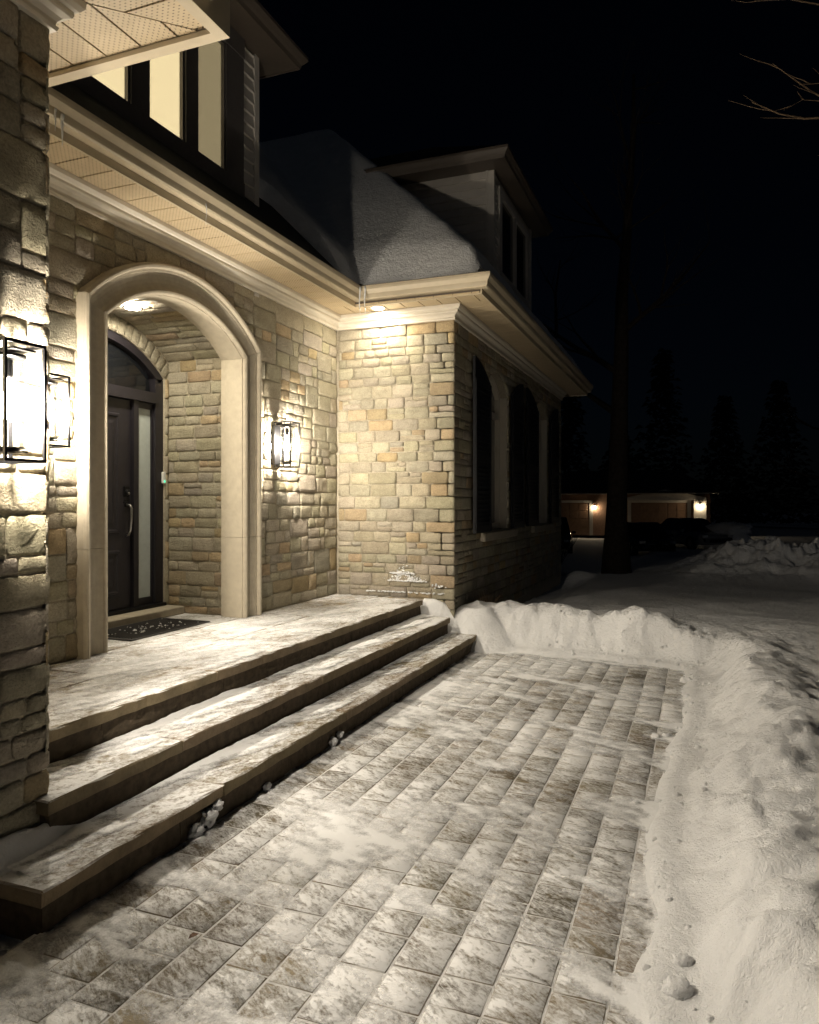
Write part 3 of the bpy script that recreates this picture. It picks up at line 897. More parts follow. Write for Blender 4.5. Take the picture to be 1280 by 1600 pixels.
# vault
RV = 1.50; TH = math.asin(.92/RV)
def fnV(a, b, d): return (XA-.1-a, AY+(RV-d)*math.sin(b), VCZ+(RV-d)*math.cos(b))
mb = MB()
n = 28
for k in range(n):
    t0, t1 = -TH+2*TH*k/n, -TH+2*TH*(k+1)/n
    vs = [fnV(-.015, t0, 0), fnV(.86, t0, 0), fnV(.86, t1, 0), fnV(-.015, t1, 0), fnV(-.015, t0, -.12), fnV(.86, t0, -.12), fnV(.86, t1, -.12), fnV(-.015, t1, -.12)]
    mb.add(vs, [(0,3,2,1),(4,5,6,7),(0,1,5,4),(2,3,7,6)])
vault = fix_normals(mb.build('recess_vault', m_mortar, house))
rV = random.Random(41); polys = []
th = -TH
while th < TH-.01:
    dth = rV.uniform(.075, .105)/RV
    if TH-(th+dth) < .03: dth = TH-th
    cut = rV.uniform(.25, .55)
    for a, b in ((0, cut), (cut, .80)): polys.append([(a, th), (b, th), (b, th+dth), (a, th+dth)])
    th += dth
def fnVs(a, b, d): return fnV(a, b/RV, d)
polys = [[(a, b*RV) for a, b in p] for p in polys]
lay_stones(polys, fnVs, .010, vault, rV, .08)
# back wall of the recess round the door: voussoirs and jamb stones
DR, DHW = 1.27, .865; DCZ = 3.155-DR
def dtop(y): return DCZ+math.sqrt(max(0, DR*DR-(y-AY)**2))
def fnD(a, b, d): return (XD+d, a, b)
bw = wall_body(fnD, AY-.95, AY+.95, .45, 3.45, [(AY-DHW, AY+DHW, .45, dtop)], .12, 'door_wall', house)
TD = math.asin(DHW/DR); polys = []; nv = 21
def fnDv(a, b, d): return (XD+d, AY+b*math.sin(a/DR), DCZ+b*math.cos(a/DR))
for k in range(nv):
    t0, t1 = -TD+2*TD*k/nv, -TD+2*TD*(k+1)/nv
    polys.append([(t0*DR, DR+.0), (t1*DR, DR+.0), (t1*DR, DR+.15), (t0*DR, DR+.15)])
tints = [(.36, .325, .25, 1)]*nv
lay_stones(polys, fnDv, .010, bw, rV, 0, 300, tints, .003, .003, 'voussoir')
polys = []
for sd in (-1, 1):
    z = .6
    while z < 2.80:
        h = min(rV.uniform(.16, .26), 2.82-z)
        a, b = (AY+DHW+.002, AY+.915) if sd > 0 else (AY-.915, AY-DHW-.002)
        if h > .05: polys.append([(a, z), (b, z), (b, z+h), (a, z+h)])
        z += max(h, .05)
lay_stones(polys, fnD, .016, bw, rV, .1, 300, None, .003, .003)

# cast stone surround of the arch
PROF = [(0, -.03), (0, .070), (.010, .090), (.024, .098), (.040, .094), (.048, .080), (.050, .066), (.066, .062), (.070, .052), (.09, .040), (.12, .032), (.15, .032), (.18, .040),
        (.20, .052), (.204, .062), (.216, .069), (.230, .066), (.240, .054), (.242, .034), (.250, .030), (.250, -.16), (.238, -.165), (.238, -.21)]
def sur_section(kind, t, side):
    """points of the section; kind jamb (t = z) or arc (t in -1..1)"""
    out = []
    for w, p in PROF:
        if kind == 'jamb':
            zt = CZ+math.sqrt((RO-w)**2-(HW-w)**2)
            z = min(t, zt); out.append((XA+p, AY+side*(HW-w), z))
        else:
            th = math.asin((HW-w)/(RO-w))*t
            out.append((XA+p, AY+(RO-w)*math.sin(th), CZ+(RO-w)*math.cos(th)))
    return out
def skin(secs, name, mat, parent):
    mb = MB(); m = len(secs[0])
    for s_ in secs: mb.add(s_, [])
    for i in range(len(secs)-1):
        for k in range(m-1): mb.f.append((i*m+k, (i+1)*m+k, (i+1)*m+k+1, i*m+k+1))
    mb.f.append(tuple(range(m))); mb.f.append(tuple(range((len(secs)-1)*m, len(secs)*m)))
    o = fix_normals(mb.build(name, mat, parent)); return o
sur = skin([sur_section('arc', -1+2*k/48*.9985+.0015/2, 0) for k in range(49)], 'arch_surround', m_cast, house)
sur.data.polygons.foreach_set('use_smooth', [False]*len(sur.data.polygons))
for sd in (-1, 1):
    for z0, z1 in ((.527, 1.278), (1.281, 9)):
        skin([sur_section('jamb', z0, sd), sur_section('jamb', (z0+min(z1, 2.8))/2, sd), sur_section('jamb', z1, sd)], 'jamb_block', m_cast, sur)

# crown mouldings
CROWN = [(-.02, 3.635), (.040, 3.635), (.046, 3.652), (.036, 3.660), (.040, 3.676), (.056, 3.694), (.082, 3.706), (.088, 3.716), (.088, 3.734), (.104, 3.740), (.120, 3.758), (.124, 3.787), (-.02, 3.787)]
sweep([(XA, 2.42), (XA, YB), (XC, YB), (XC, 14.78)], CROWN, 'crown_moulding', m_trim, house)
sweep([(XP, -3.0), (XP, YP), (XA, YP)][::1], CROWN, 'crown_moulding', m_trim, house)

# gutters and fascias (outward = right-hand of travel)
XFA, YFB, XFC = -3.55, 7.44, -2.10
K = [(0, 3.832), (.062, 3.832), (.074, 3.842), (.079, 3.862), (.083, 3.885), (.097, 3.905), (.112, 3.925), (.116, 3.945), (.116, 3.968), (.104, 3.968), (.104, 3.955), (.108, 3.945), (.10, 3.925), (.07, 3.86), (.06, 3.842), (.004, 3.842)]
sweep([(XFA, 2.93), (XFA, YFB), (XFC, YFB), (XFC, 15.28)], K, 'gutter', m_alu, house)
FAS = [(-.02, 3.775), (.0, 3.775), (.0, 3.99), (-.02, 3.99)]
sweep([(XFA, 2.90), (XFA, YFB), (XFC, YFB), (XFC, 15.28)], FAS, 'fascia', m_alu, house)
sweep([(XFC, 15.28), (-9, 15.28)], FAS, 'fascia', m_alu, house)
XG, YG = -2.03, 2.90
sweep([(XG, -3), (XG, YG), (XFA+.02, YG)], [(-.062, 3.762), (0, 3.762), (0, 3.99), (-.018, 3.99), (-.018, 3.786), (-.062, 3.786)], 'fascia', m_alu, house)
sweep([(XG+.001, -3), (XG+.001, YG-.16)], K, 'gutter', m_alu, house)

def panel(parent, poly, mat, z=ZS):
    mb = MB(); n = len(poly)
    cx = sum(p[0] for p in poly)/n; cyy = sum(p[1] for p in poly)/n
    vs = [(x, y, z) for x, y in poly]+[(x, y, z+.012) for x, y in poly]
    mb.add(vs, [tuple(range(n)), tuple(range(2*n-1, n-1, -1))]+[(i, (i+1) % n, (i+1) % n+n, i+n) for i in range(n)])
    return fix_normals(mb.build('soffit_panel', mat, parent))
SPW = .212
def soffit(name, lo, hi, a0, a1, axis, clips):
    """panels of width SPW along axis; lo..hi across"""
    if axis == 'y': bk = MB().box((lo, a0, ZS+.0125), (hi, a1, ZS+.03))
    else: bk = MB().box((a0, lo, ZS+.0125), (a1, hi, ZS+.03))
    sf = bk.build(name, m_alu_brown, house)
    a = a0
    while a < a1-1e-4:
        b = min(a+SPW, a1); g_ = .0055
        poly = [(lo, a+g_), (hi, a+g_), (hi, b-g_), (lo, b-g_)] if axis == 'y' else [(a+g_, lo), (b-g_, lo), (b-g_, hi), (a+g_, hi)]
        for c in clips:
            if len(poly) > 2: poly = clip(poly, *c)
        if len(poly) > 2: panel(sf, poly, m_sofx if axis == 'y' else m_sofy)
        a = b
    return sf
# mitre between wall A soffit and wall B soffit runs from the wall corner to the gutter corner
soffit('soffit', XA+.1, XFA-.02, 2.98, YFB-.02, 'y', [])
soffit('soffit', YFB-.02, YB-.1, XA+.1, XFC-.02, 'x', [(-1, -1, -(XFC-.02+YFB-.02+.005)+.0) if False else (0, 1, 0)])
soffit('soffit', XC+.1, XFC-.02, YB-.1, 15.27, 'y', [])
soffit('soffit', YP+.1, YG-.062, XFA, XG-.062, 'x', [(-.707, .707, .707*(YP-XP)+.004)])
soffit('soffit', XP+.1, XG-.062, -2.9, YG-.062, 'y', [(.707, -.707, -.707*(YP-XP)+.004)])

# ---- door set
dz0 = .605
sill = MB().box((XD-.14, AY-.90, .5255), (-4.66, AY+.905, .60), .01).build('door_sill', m_cast, house)
MB().box((XD-.10, AY-.86, .6005), (XD+.03, AY+.86, .632), .006).build('threshold', m_black, sill)
door = MB()
def jambbox(y0, y1, z0, z1, x0, x1): door.box((x0, y0, z0), (x1, y1, z1))
XDo = XD-.05
mbf = MB()
for sd in (-1, 1):
    a, b = (AY+.755, AY+DHW) if sd > 0 else (AY-DHW, AY-.755)
    mbf.box((XDo-.06, a, .632), (XDo+.03, b, 2.80))
    a, b = (AY+.462, AY+.525) if sd > 0 else (AY-.525, AY-.462)
    mbf.box((XDo-.06, a, .632), (XDo+.03, b, 2.56))
mbf.box((XDo-.06, AY-.757, 2.56), (XDo+.05, AY+.757, 2.66))
# arched head
nseg = 26; R1 = DR
for k in range(nseg):
    t0, t1 = -TD+2*TD*k/nseg, -TD+2*TD*(k+1)/nseg
    def q(t, r_, x_): return (x_, AY+r_*math.sin(t), DCZ+r_*math.cos(t))
    vs = [q(t0, DR-.075, XDo+.03), q(t1, DR-.075, XDo+.03), q(t1, DR, XDo+.03), q(t0, DR, XDo+.03), q(t0, DR-.075, XDo-.06), q(t1, DR-.075, XDo-.06), q(t1, DR, XDo-.06), q(t0, DR, XDo-.06)]
    mbf.add(vs, [(0,1,2,3),(7,6,5,4),(0,4,5,1),(2,6,7,3),(0,3,7,4),(1,5,6,2)])
fr = fix_normals(mbf.build('door_frame', m_door, house))
leaf = MB().box((XDo-.045, AY-.458, .634), (XDo-.002, AY+.458, 2.556), .004).build('door', m_door, house)
def raised(y0, y1, z0, z1):
    mb = MB(); rings = [(0, 0), (.012, .016), (.030, .016), (.042, .004), (.075, .004), (.10, .013)]
    vs = []
    for i, d in rings: vs += [(XDo-.002+d, y0+i, z0+i), (XDo-.002+d, y1-i, z0+i), (XDo-.002+d, y1-i, z1-i), (XDo-.002+d, y0+i, z1-i)]
    fs = [(r_*4+k, r_*4+(k+1) % 4, r_*4+4+(k+1) % 4, r_*4+4+k) for r_ in range(len(rings)-1) for k in range(4)]
    L = (len(rings)-1)*4; fs.append((L, L+1, L+2, L+3))
    mb.add(vs, fs); mb.build('door_panel', m_door, leaf)
for (y0, y1) in ((AY-.38, AY-.04), (AY+.02, AY+.31)):
    raised(y0, y1, 1.32, 2.42); raised(y0, y1, .76, 1.17)
lk = MB().lathe([(0, .028), (.020, .028), (.028, .020), (.030, 0)], 18, (XDo+.004, AY+.395, 1.70), 'x').box((XDo-.002, AY+.362, 1.655), (XDo+.010, AY+.428, 1.755), .003)
lock = lk.build('deadbolt', m_black, leaf); MB().lathe([(0, .034), (.010, .034), (.012, .028)], 14, (XDo+.004, AY+.395, 1.69), 'x').build('keyhole', m_chrome, leaf)
hp = [(XDo+.0, AY+.395, 1.585), (XDo+.045, AY+.395, 1.58), (XDo+.062, AY+.395, 1.55), (XDo+.060, AY+.395, 1.45), (XDo+.050, AY+.395, 1.35), (XDo+.03, AY+.395, 1.305), (XDo+.0, AY+.395, 1.30)]
MB().tube(hp, [.012, .012, .013, .012, .011, .010, .010], 10).build('door_handle', m_chrome, leaf, True)
MB().box((XDo-.002, AY+.372, 1.56), (XDo+.008, AY+.418, 1.63), .003).tube([(XDo+.02, AY+.395, 1.605), (XDo+.02, AY+.34, 1.607)], .006, 8).build('thumb_latch', m_black, leaf)
for sd in (-1, 1):
    y0, y1 = (AY+.527, AY+.753) if sd > 0 else (AY-.753, AY-.527)
    sl = MB(); 
    for (a, b, c, d) in ((y0, y1, .634, .70), (y0, y1, 2.50, 2.556), (y0, y0+.02, .70, 2.50), (y1-.014, y1, .70, 2.50)): sl.box((XDo-.045, a, c), (XDo-.002, b, d))
    so = sl.build('sidelight', m_door, house)
    MB().box((XDo-.035, y0+.02, .70), (XDo-.02, y1-.014, 2.50)).build('glass', m_frost, so)
tg = MB(); pts = [(AY-.75, 2.662)]+[(AY+(DR-.077)*math.sin(t), DCZ+(DR-.077)*math.cos(t)) for t in np.linspace(-TD*.865, TD*.865, 24)]+[(AY+.75, 2.662)]
tg.poly_prism(pts, lambda a, b, d: (XDo-.03+d, a, max(b, 2.662)), -.01, 0)
fix_normals(tg.build('transom_glass', m_darkpane, house))
# unseen black board added behind the door to stop light leaks
MB().box((XDo-.12, AY-.95, .45), (XDo-.08, AY+.95, 3.5)).build('light_blocker', m_black, house)

# ---- bay windows, shutters
for w in WIN:
    f = MB(); xr = XC-.13
    top = wtop(w); y0, y1 = w; c = (y0+y1)/2
    for (a, b) in ((y0+.001, y0+.075), (y1-.075, y1-.001)): f.box((xr-.06, a, WZ0), (xr+.03, b, WSP+.0))
    f.box((xr-.06, y0+.075, WZ0), (xr+.03, y1-.075, WZ0+.08)); f.box((xr-.06, y0+.075, 2.78), (xr+.04, y1-.075, 2.85))
    f.box((xr-.05, c-.03, WZ0+.08), (xr+.02, c+.03, 2.78))
    kk = WSP-math.sqrt(WR*WR-((y1-y0)/2)**2); tt = math.asin(((y1-y0)/2)/WR)
    for k in range(14):
        t0, t1 = -tt+2*tt*k/14, -tt+2*tt*(k+1)/14
        def q(t, r_, x_): return (x_, c+r_*math.sin(t), kk+r_*math.cos(t))
        vs = [q(t0, WR-.075, xr+.03), q(t1, WR-.075, xr+.03), q(t1, WR-.002, xr+.03), q(t0, WR-.002, xr+.03), q(t0, WR-.075, xr-.06), q(t1, WR-.075, xr-.06)]
        f.add(vs, [(0,1,2,3),(0,4,5,1)])
    wo = fix_normals(f.build('arched_window', m_trim, house))
    pts = [(y0+.03, WZ0+.03), (y1-.03, WZ0+.03)]+[(c+(WR-.03)*math.sin(t), kk+(WR-.03)*math.cos(t)) for t in np.linspace(tt*.97, -tt*.97, 16)]
    MB().poly_prism(pts, lambda a, b, d: (xr-.03+d, a, b), -.008, 0).build('pane', m_curtain, wo)
    MB().box((XC-.20, y1-.02, WZ0), (XC-.001, y1-.001, WSP)).build('jamb_liner', m_trim, wo)
    MB().box((XC-.09, y0+.001, WZ0), (XC-.001, y0+.02, WSP)).build('jamb_liner', m_trim, wo)
    MB().box((XC-.2, y0-.30, 1.115), (XC+.075, y1+.36, 1.225), .01).build('stone_sill', m_cast, house)
def shutter(y0, y1, zl, zr, ):
    """arched board shutter; top goes from zl at y0 to zr at y1 on a curve"""
    n = 10; pts = []
    for k in range(n+1):
        t = k/n
        z = zl+(zr-zl)*(t**1.7 if zl > zr else 1-(1-t)**1.7)
        pts.append((y0+(y1-y0)*t, z))
    poly = [(y0, 1.235), (y1, 1.235)]+pts[::-1]
    so = fix_normals(MB().poly_prism(poly, lambda a, b, d: (XC+.045+d, a, b), 0, .03).build('shutter', m_shutter, house))
    zt = min(zl, zr)
    for a, b in ((y0, y0+.07), (y1-.07, y1)): MB().box((XC+.0755, a, 1.24), (XC+.09, b, zt-.02), .003).build('stile', m_shutter, so)
    for z in (1.24, 2.1, zt-.1): MB().box((XC+.0755, y0+.071, z), (XC+.088, y1-.071, z+.09), .003).build('rail', m_shutter, so)
    z = 1.36
    while z < zt-.15:
        if not 2.05 < z < 2.2:
            mb = MB(); vs = [(XC+.074, y0+.075, z+.03), (XC+.074, y1-.075, z+.03), (XC+.087, y1-.075, z), (XC+.087, y0+.075, z), (XC+.079, y0+.075, z-.004), (XC+.079, y1-.075, z-.004)]
            mb.add(vs, [(0, 1, 2, 3), (3, 2, 5, 4)]); mb.build('louver', m_shutter, so)
        z += .055
shutter(8.50, 9.20, 3.36, 3.12); shutter(10.40, 11.10, 3.14, 3.40); shutter(11.40, 12.20, 3.40, 3.14); shutter(13.38, 14.10, 3.14, 3.38)

# ---- roof
def plane_poly(name, pts, mat, parent, th=.05):
    P = [Vector(p) for p in pts]; n_ = (P[1]-P[0]).cross(P[2]-P[0]).normalized()
    if n_.z < 0: n_ = -n_
    mb = MB(); k = len(P)
    mb.add([tuple(p) for p in P]+[tuple(p-n_*th) for p in P], [tuple(range(k)), tuple(range(2*k-1, k-1, -1))]+[(i, i+k, (i+1) % k+k, (i+1) % k) for i in range(k)])
    return fix_normals(mb.build(name, mat, parent))
ZE = 3.975; RY = 11.3; RZ = 7.75; run = RZ-ZE
XE, YE, XE2 = -3.48, 7.37, -2.03
ridge_x = XE-run
far_e = 15.3
plane_poly('roof_slope', [(XE, -1.0, ZE), (XE, YE, ZE), (XE-run, YE+run, RZ), (XE-run, -1.0, RZ)], m_shingle, house)
plane_poly('roof_slope', [(XE, YE, ZE), (XE2, YE, ZE), (XE2-run, YE+run, RZ), (XE-run, YE+run, RZ)], m_shingle, house)
plane_poly('roof_slope', [(XE2, YE, ZE), (XE2, far_e, ZE), (XE2-run, far_e-run, RZ), (XE2-run, YE+run, RZ)], m_shingle, house)
plane_poly('roof_slope', [(XE2, far_e, ZE), (-12, far_e, ZE), (-12, far_e-run, RZ), (XE2-run, far_e-run, RZ)], m_shingle, house)
plane_poly('roof_slope', [(XG+.05, -3, ZE), (XG+.05, YG-.02, ZE), (XG-1.5, YG-.02-.9, ZE+1.5), (XG-1.5, -3, ZE+1.5)], m_shingle, house)
plane_poly('roof_slope', [(XG+.05, YG-.02, ZE), (XFA-.1, YG-.02, ZE), (XFA-.1, YG-.92, ZE+1.5), (XG-1.5, YG-.92, ZE+1.5)], m_shingle, house)

# snow lying on the bay's hip and the main slope
def roof_z(x, y):
    zb = np.minimum(ZE+(y-YE), ZE+(XE2-x)); zb = np.minimum(zb, np.minimum(RZ, ZE+(far_e-y)))
    zm = np.minimum(ZE+(XE-x), RZ)
    return np.maximum(zb, np.where(x < XE+.02, zm, -9))
rx = np.arange(-8.5, XE2+.01, .05); ry = np.arange(3.0, 15.2, .05)
RX, RY_ = np.meshgrid(rx, ry, indexing='ij')
zz = roof_z(RX, RY_)
# smooth the blanket
for _ in range(6):
    zz[1:-1, 1:-1] = (zz[1:-1, 1:-1]*2+zz[:-2, 1:-1]+zz[2:, 1:-1]+zz[1:-1, :-2]+zz[1:-1, 2:])/6
bay = RY_ > YE+.0
edge_d = np.where(RY_ > YE, np.minimum(RY_-YE, 9), 0)
edge = np.minimum(np.where(RX > XE, RY_-YE, 9), XE2-RX)
edge = np.where(RX <= XE, np.maximum(np.minimum(XE-RX, 9), RY_-YE), edge)
thick = .20*sstep(-.06, .34, edge+.10*(fbm(RX*3, RY_*3, 3, .5, 2)-.5))+.0+.05*(fbm(RX*1.4, RY_*1.4, 3, .5, 4)-.5)+.05*(fbm(RX*6+RY_*2, RY_*6-RX*2, 4, .55, 6)-.5)*sstep(1.6, .2, edge)
bare = (RX > -4.35) & (RY_ < 7.0)
thick = np.where(bare, -.08, thick)
keep = (thick > -.06) & ~((RX > XE+.02) & (RY_ < YE))
keep &= ~((RX < -4.0) & (RX > -6.4) & (RY_ > 3.4) & (RY_ < 6.17) & (zz < 6.2))
keep &= ~((RX < -2.6) & (RX > -4.9) & (RY_ > 9.72) & (RY_ < 12.2) & (zz < 6.3) & (RX > -4.7))
ro = grid_mesh(rx, ry, np.maximum(zz+thick, ZE+.005), 'roof_snow', m_snow, None, keep)
tag(ro, 'snow blanket lying on the hipped roof above the gutters', 'snow', None, 'stuff')

# ---- dormers
def dormer(xf, y0, y1, zb, zt, xback, eave_f, eave_n, eave_fz, lit):
    d = MB(); d.box((xback, y0+.012, zb-.6), (xf-.012, y1-.012, zt)).build('x', m_siding, None) if False else None
    body = MB().box((xback, y0+.012, zb-1.2), (xf-.012, y1-.012, zt)).build('dormer', m_siding, house)
    def lap(name, fn, a0, a1, z0, z1, step=.115):
        z = z0
        while z < z1-.01:
            h = min(step, z1-z)
            vs = [fn(a0, z, .028), fn(a1, z, .028), fn(a1, z+h, .004), fn(a0, z+h, .004), fn(a0, z, 0), fn(a1, z, 0)]
            mb = MB(); mb.add(vs, [(0, 1, 2, 3), (4, 5, 1, 0)]); fix_normals(mb.build(name, m_siding, body)); z += h
    near = lambda a, z, d_: (a, y0+.012-d_, z)
    front = lambda a, z, d_: (xf-.012+d_, a, z)
    lap('siding_board', near, xback+.3, xf-.09, zb-.2, zt)
    for yy in (y0, y1-.07): MB().box((xf-.07, yy-.004, zb-.9), (xf+.018, yy+.074, zt), .004).build('corner_board', m_siding, body)
    MB().box((xf-.10, y0-.012, zb-.9), (xf-.07, y0+.02, zt)).build('corner_board', m_siding, body)
    # eaves: soffit, crown, fascia, hip roof
    ex, ey0, ey1 = xf+eave_f, y0-eave_n, y1+eave_n
    xb = -4.32 if xf > -3 else xback-.2
    MB().box((xb, ey0+.02, zt), (ex-.02, ey1-.02, zt+.02)).build('eave_soffit', m_alu_brown, body)
    sweep([(xb, ey0), (ex, ey0), (ex, ey1), (xb, ey1)], [(-.02, zt-.012), (.0, zt-.012), (.012, zt+.03), (.03, zt+.05), (.06, zt+.09), (.06, zt+.125), (-.02, zt+.125)], 'eave_gutter', m_alu_brown, body)
    cyy = (y0+y1)/2; hh = (ey1-ey0)/2*.62; xr_ = ex-(ey1-ey0)/2
    rz = zt+.12
    plane_poly('dormer_roof', [(ex+.05, ey0-.05, rz), (ex+.05, ey1+.05, rz), (xr_, cyy, rz+hh)], m_shingle, body)
    plane_poly('dormer_roof', [(xb, ey0-.05, rz), (ex+.05, ey0-.05, rz), (xr_, cyy, rz+hh), (xb-1.3, cyy, rz+hh)], m_shingle, body)
    plane_poly('dormer_roof', [(ex+.05, ey1+.05, rz), (xb-1.5, ey1+.05, rz), (xb-1.5, cyy, rz+hh), (xr_, cyy, rz+hh)], m_shingle, body)
    return body, lap, front
# dormer over the entry: lit window of three lights
d1, lap, front = dormer(-4.0, 3.62, 6.17, 4.50, 5.93, -6.4, .30, .30, 0, True)
lap('siding_board', front, 5.88, 6.10, 4.40, 5.93)
wy = [3.86, 4.56, 5.20, 5.76]; 
fm = MB(); xw = -4.0
MBw = fm.box((xw-.02, 3.70, 4.42), (xw+.055, 5.87, 4.58)).box((xw-.02, 3.70, 5.74), (xw+.055, 5.87, 5.92))
lights = [(3.88, 4.40), (4.60, 5.03), (5.19, 5.60)]
edges = [3.70, 3.88, 4.40, 4.60, 5.03, 5.19, 5.60, 5.87]
for a, b in ((3.70, 3.88), (4.40, 4.60), (5.03, 5.19), (5.60, 5.87)): fm.box((xw-.02, a, 4.58), (xw+(.05 if b-a < .19 else .045), b, 5.74))
wfo = fix_normals(fm.build('window_frame', m_frame, d1))
for a, b in lights:
    MB().box((xw-.008, a, 4.58), (xw-.002, b, 5.74)).build('lit_blind', m_blind if a < 5.1 else m_blind2, d1)
    f2 = MB()
    for (p0, p1, q0, q1) in ((a, a+.018, 4.58, 5.74), (b-.022, b, 4.58, 5.74), (a+.018, b-.022, 4.58, 4.598), (a+.018, b-.022, 5.72, 5.74)): f2.box((xw+.0, p0, q0), (xw+.03, p1, q1))
    f2.build('sash', m_frame, d1)
    MB().box((xw+.012, a+.018, 4.598), (xw+.016, b-.022, 5.72)).build('pane', m_pane, d1)
# dormer over the bay
d2, lap, front = dormer(-2.60, 9.76, 12.16, 4.60, 6.12, -4.75, .24, .33, 0, False)
fm = MB()
for (a, b, c, d_) in ((10.0, 10.14, 4.7, 6.0), (11.78, 11.92, 4.7, 6.0), (10.14, 11.78, 4.7, 4.84), (10.14, 11.78, 5.88, 6.0), (10.90, 11.02, 4.84, 5.88)): fm.box((-2.62, a, c), (-2.565, b, d_))
fm.build('window_frame', m_siding, d2)
for a, b in ((10.14, 10.90), (11.02, 11.78)): MB().box((-2.61, a, 4.84), (-2.60, b, 5.88)).build('pane', m_darkpane, d2)
lap('siding_board', front, 9.83, 10.0, 4.45, 6.12); lap('siding_board', front, 11.92, 12.09, 4.45, 6.12)

# ------------------------------------------------------------------ wall lanterns
def make_lantern():
    """local: wall at x=0, outward +x, centred on y, z=0 at the bottom of the frame"""
    t = empty('wall_lantern', (0, 0, 0), True)
    Hh = .455; w = .088; d0, d1 = .035, .215
    MB().box((-.03, -.062, .03), (.018, .062, Hh-.03), .004).build('backplate', m_black, t)
    f = MB(); r_ = .0055
    for x in (d0, d1):
        for y in (-w, w): f.box((x-r_, y-r_, r_), (x+r_, y+r_, Hh-r_))
    for z in (.0, Hh-.012):
        f.box((d0-r_, -w-r_, z), (d0+r_, w+r_, z+.012)); f.box((d1-r_, -w-r_, z), (d1+r_, w+r_, z+.012))
        f.box((d0+r_, -w-r_, z), (d1-r_, -w+r_, z+.012)); f.box((d0+r_, w-r_, z), (d1-r_, w+r_, z+.012))
    f.box((.016, -.03, .006), (d0, .03, .028)); f.box((.016, -.03, Hh-.028), (d0, .03, Hh-.006))
    f.build('frame', m_black, t)
    cx = (d0+d1)/2
    MB().lathe([(0, .0), (.040, .0), (.042, .004), (.042, .012), (.06, .014), (.064, .016), (.064, .019), (0, .019)], 24, (cx, 0, .038)).box((d0, -.012, .034), (d1, .012, .041)).build('lower_plate', m_black, t)
    MB().lathe([(0, .0), (.058, .0), (.064, .004), (.064, .014), (.02, .022), (.0, .022)], 24, (cx, 0, Hh-.058)).box((d0, -.05, Hh-.034), (d1, .05, Hh-.026)).build('cap', m_black, t)
    g = MB(); g.lathe([(.056, .058), (.056, Hh-.058)], 28, (cx, 0, 0)); g.build('glass_cylinder', m_glass, t, True)
    MB().lathe([(.0, Hh-.062), (.018, Hh-.062), (.018, Hh-.125), (.014, Hh-.135), (0, Hh-.135)], 14, (cx, 0, 0)).build('socket', m_black, t)
    MB().lathe([(0, .165), (.014, .168), (.026, .180), (.031, .200), (.030, .222), (.022, .255), (.014, .285), (.013, Hh-.135), (0, Hh-.135)], 18, (cx, 0, 0)).build('bulb', m_bulb, t, True)
    return t
lan = make_lantern()
lan.location = (XP+.035, 2.075, 1.755)
tag(lan, 'black box wall lantern on the near stone pier, cut by the frame edge', 'wall lantern', 'lit wall lanterns')
l2 = copy_tree(lan); l2.location = (XA+.03, 3.53, 1.955); tag(l2, 'black box wall lantern between the pier and the arched surround', 'wall lantern', 'lit wall lanterns')
l3 = copy_tree(lan); l3.location = (XA+.03, 6.46, 1.955); tag(l3, 'black box wall lantern between the arched surround and the bay', 'wall lantern', 'lit wall lanterns')

for l_ in (l2, l3):
    for ch in l_.children:
        if ch.name.startswith('bulb'):
            ch.data = ch.data.copy(); ch.data.materials[0] = m_bulb_soft
# recessed lights
def recessed(loc, tilt, mat, label, r_=.062):
    t = empty('recessed_light', (0, 0, 0), True)
    MB().lathe([(r_, .006), (r_+.004, -.006), (r_+.020, -.004), (r_+.022, .004), (r_, .006)], 28).build('trim_ring', m_white, t, True)
    MB().lathe([(0, .001), (r_*.5, .001), (r_*.999, .001)], 28).build('lens', mat, t)
    t.location = loc; t.rotation_euler = tilt
    tag(t, label, 'recessed light', 'recessed ceiling lights')
recessed((-3.35, 7.60, ZS-.003), (0, 0, 0), m_down, 'round recessed light in the soffit before the bay side wall')
recessed((-4.50, AY+.01, VCZ+RV-.045), (0, 0, 0), m_down2, 'round recessed light in the stone vault over the door')

# doorbell on the door frame
db = empty('doorbell', (XD-.02, AY+.865, 1.79))
tag(db, 'slim white doorbell with green light beside the sidelight', 'doorbell')
MB().box((XDo+.03, AY+.835, 1.79), (XDo+.056, AY+.875, 1.905), .006).build('body', m_white, db)
MB().lathe([(0, .004), (.010, .003), (.011, 0)], 14, (XDo+.056, AY+.855, 1.812), 'x').build('button', m_led, db)

# door mat with crumbs of snow
mat_o = empty('doormat', (-4.4, 5.0, .526))
tag(mat_o, 'dark ribbed doormat sprinkled with snow before the door', 'doormat')
mb = MB().box((-4.66, 4.56, .5265), (-4.10, 5.56, .537), .004); mb.build('mat', m_rubber, mat_o)
x = -4.62
while x < -4.13: MB().box((x, 4.60, .537), (x+.011, 5.52, .5425)).build('rib', m_rubber, mat_o); x += .03
cr = MB()
for _ in range(70):
    cx, cyy, s_ = rng.gauss(-4.34, .10), rng.gauss(5.0, .22), rng.uniform(.003, .011)
    if -4.64 < cx < -4.12 and 4.58 < cyy < 5.54:
        cr.lathe([(0, 0), (s_, .0), (s_*.8, s_*.6), (0, s_*.9)], 6, (cx, cyy, .542))
tag(cr.build('snow_crumbs', m_snow, mat_o, True), kind='stuff')

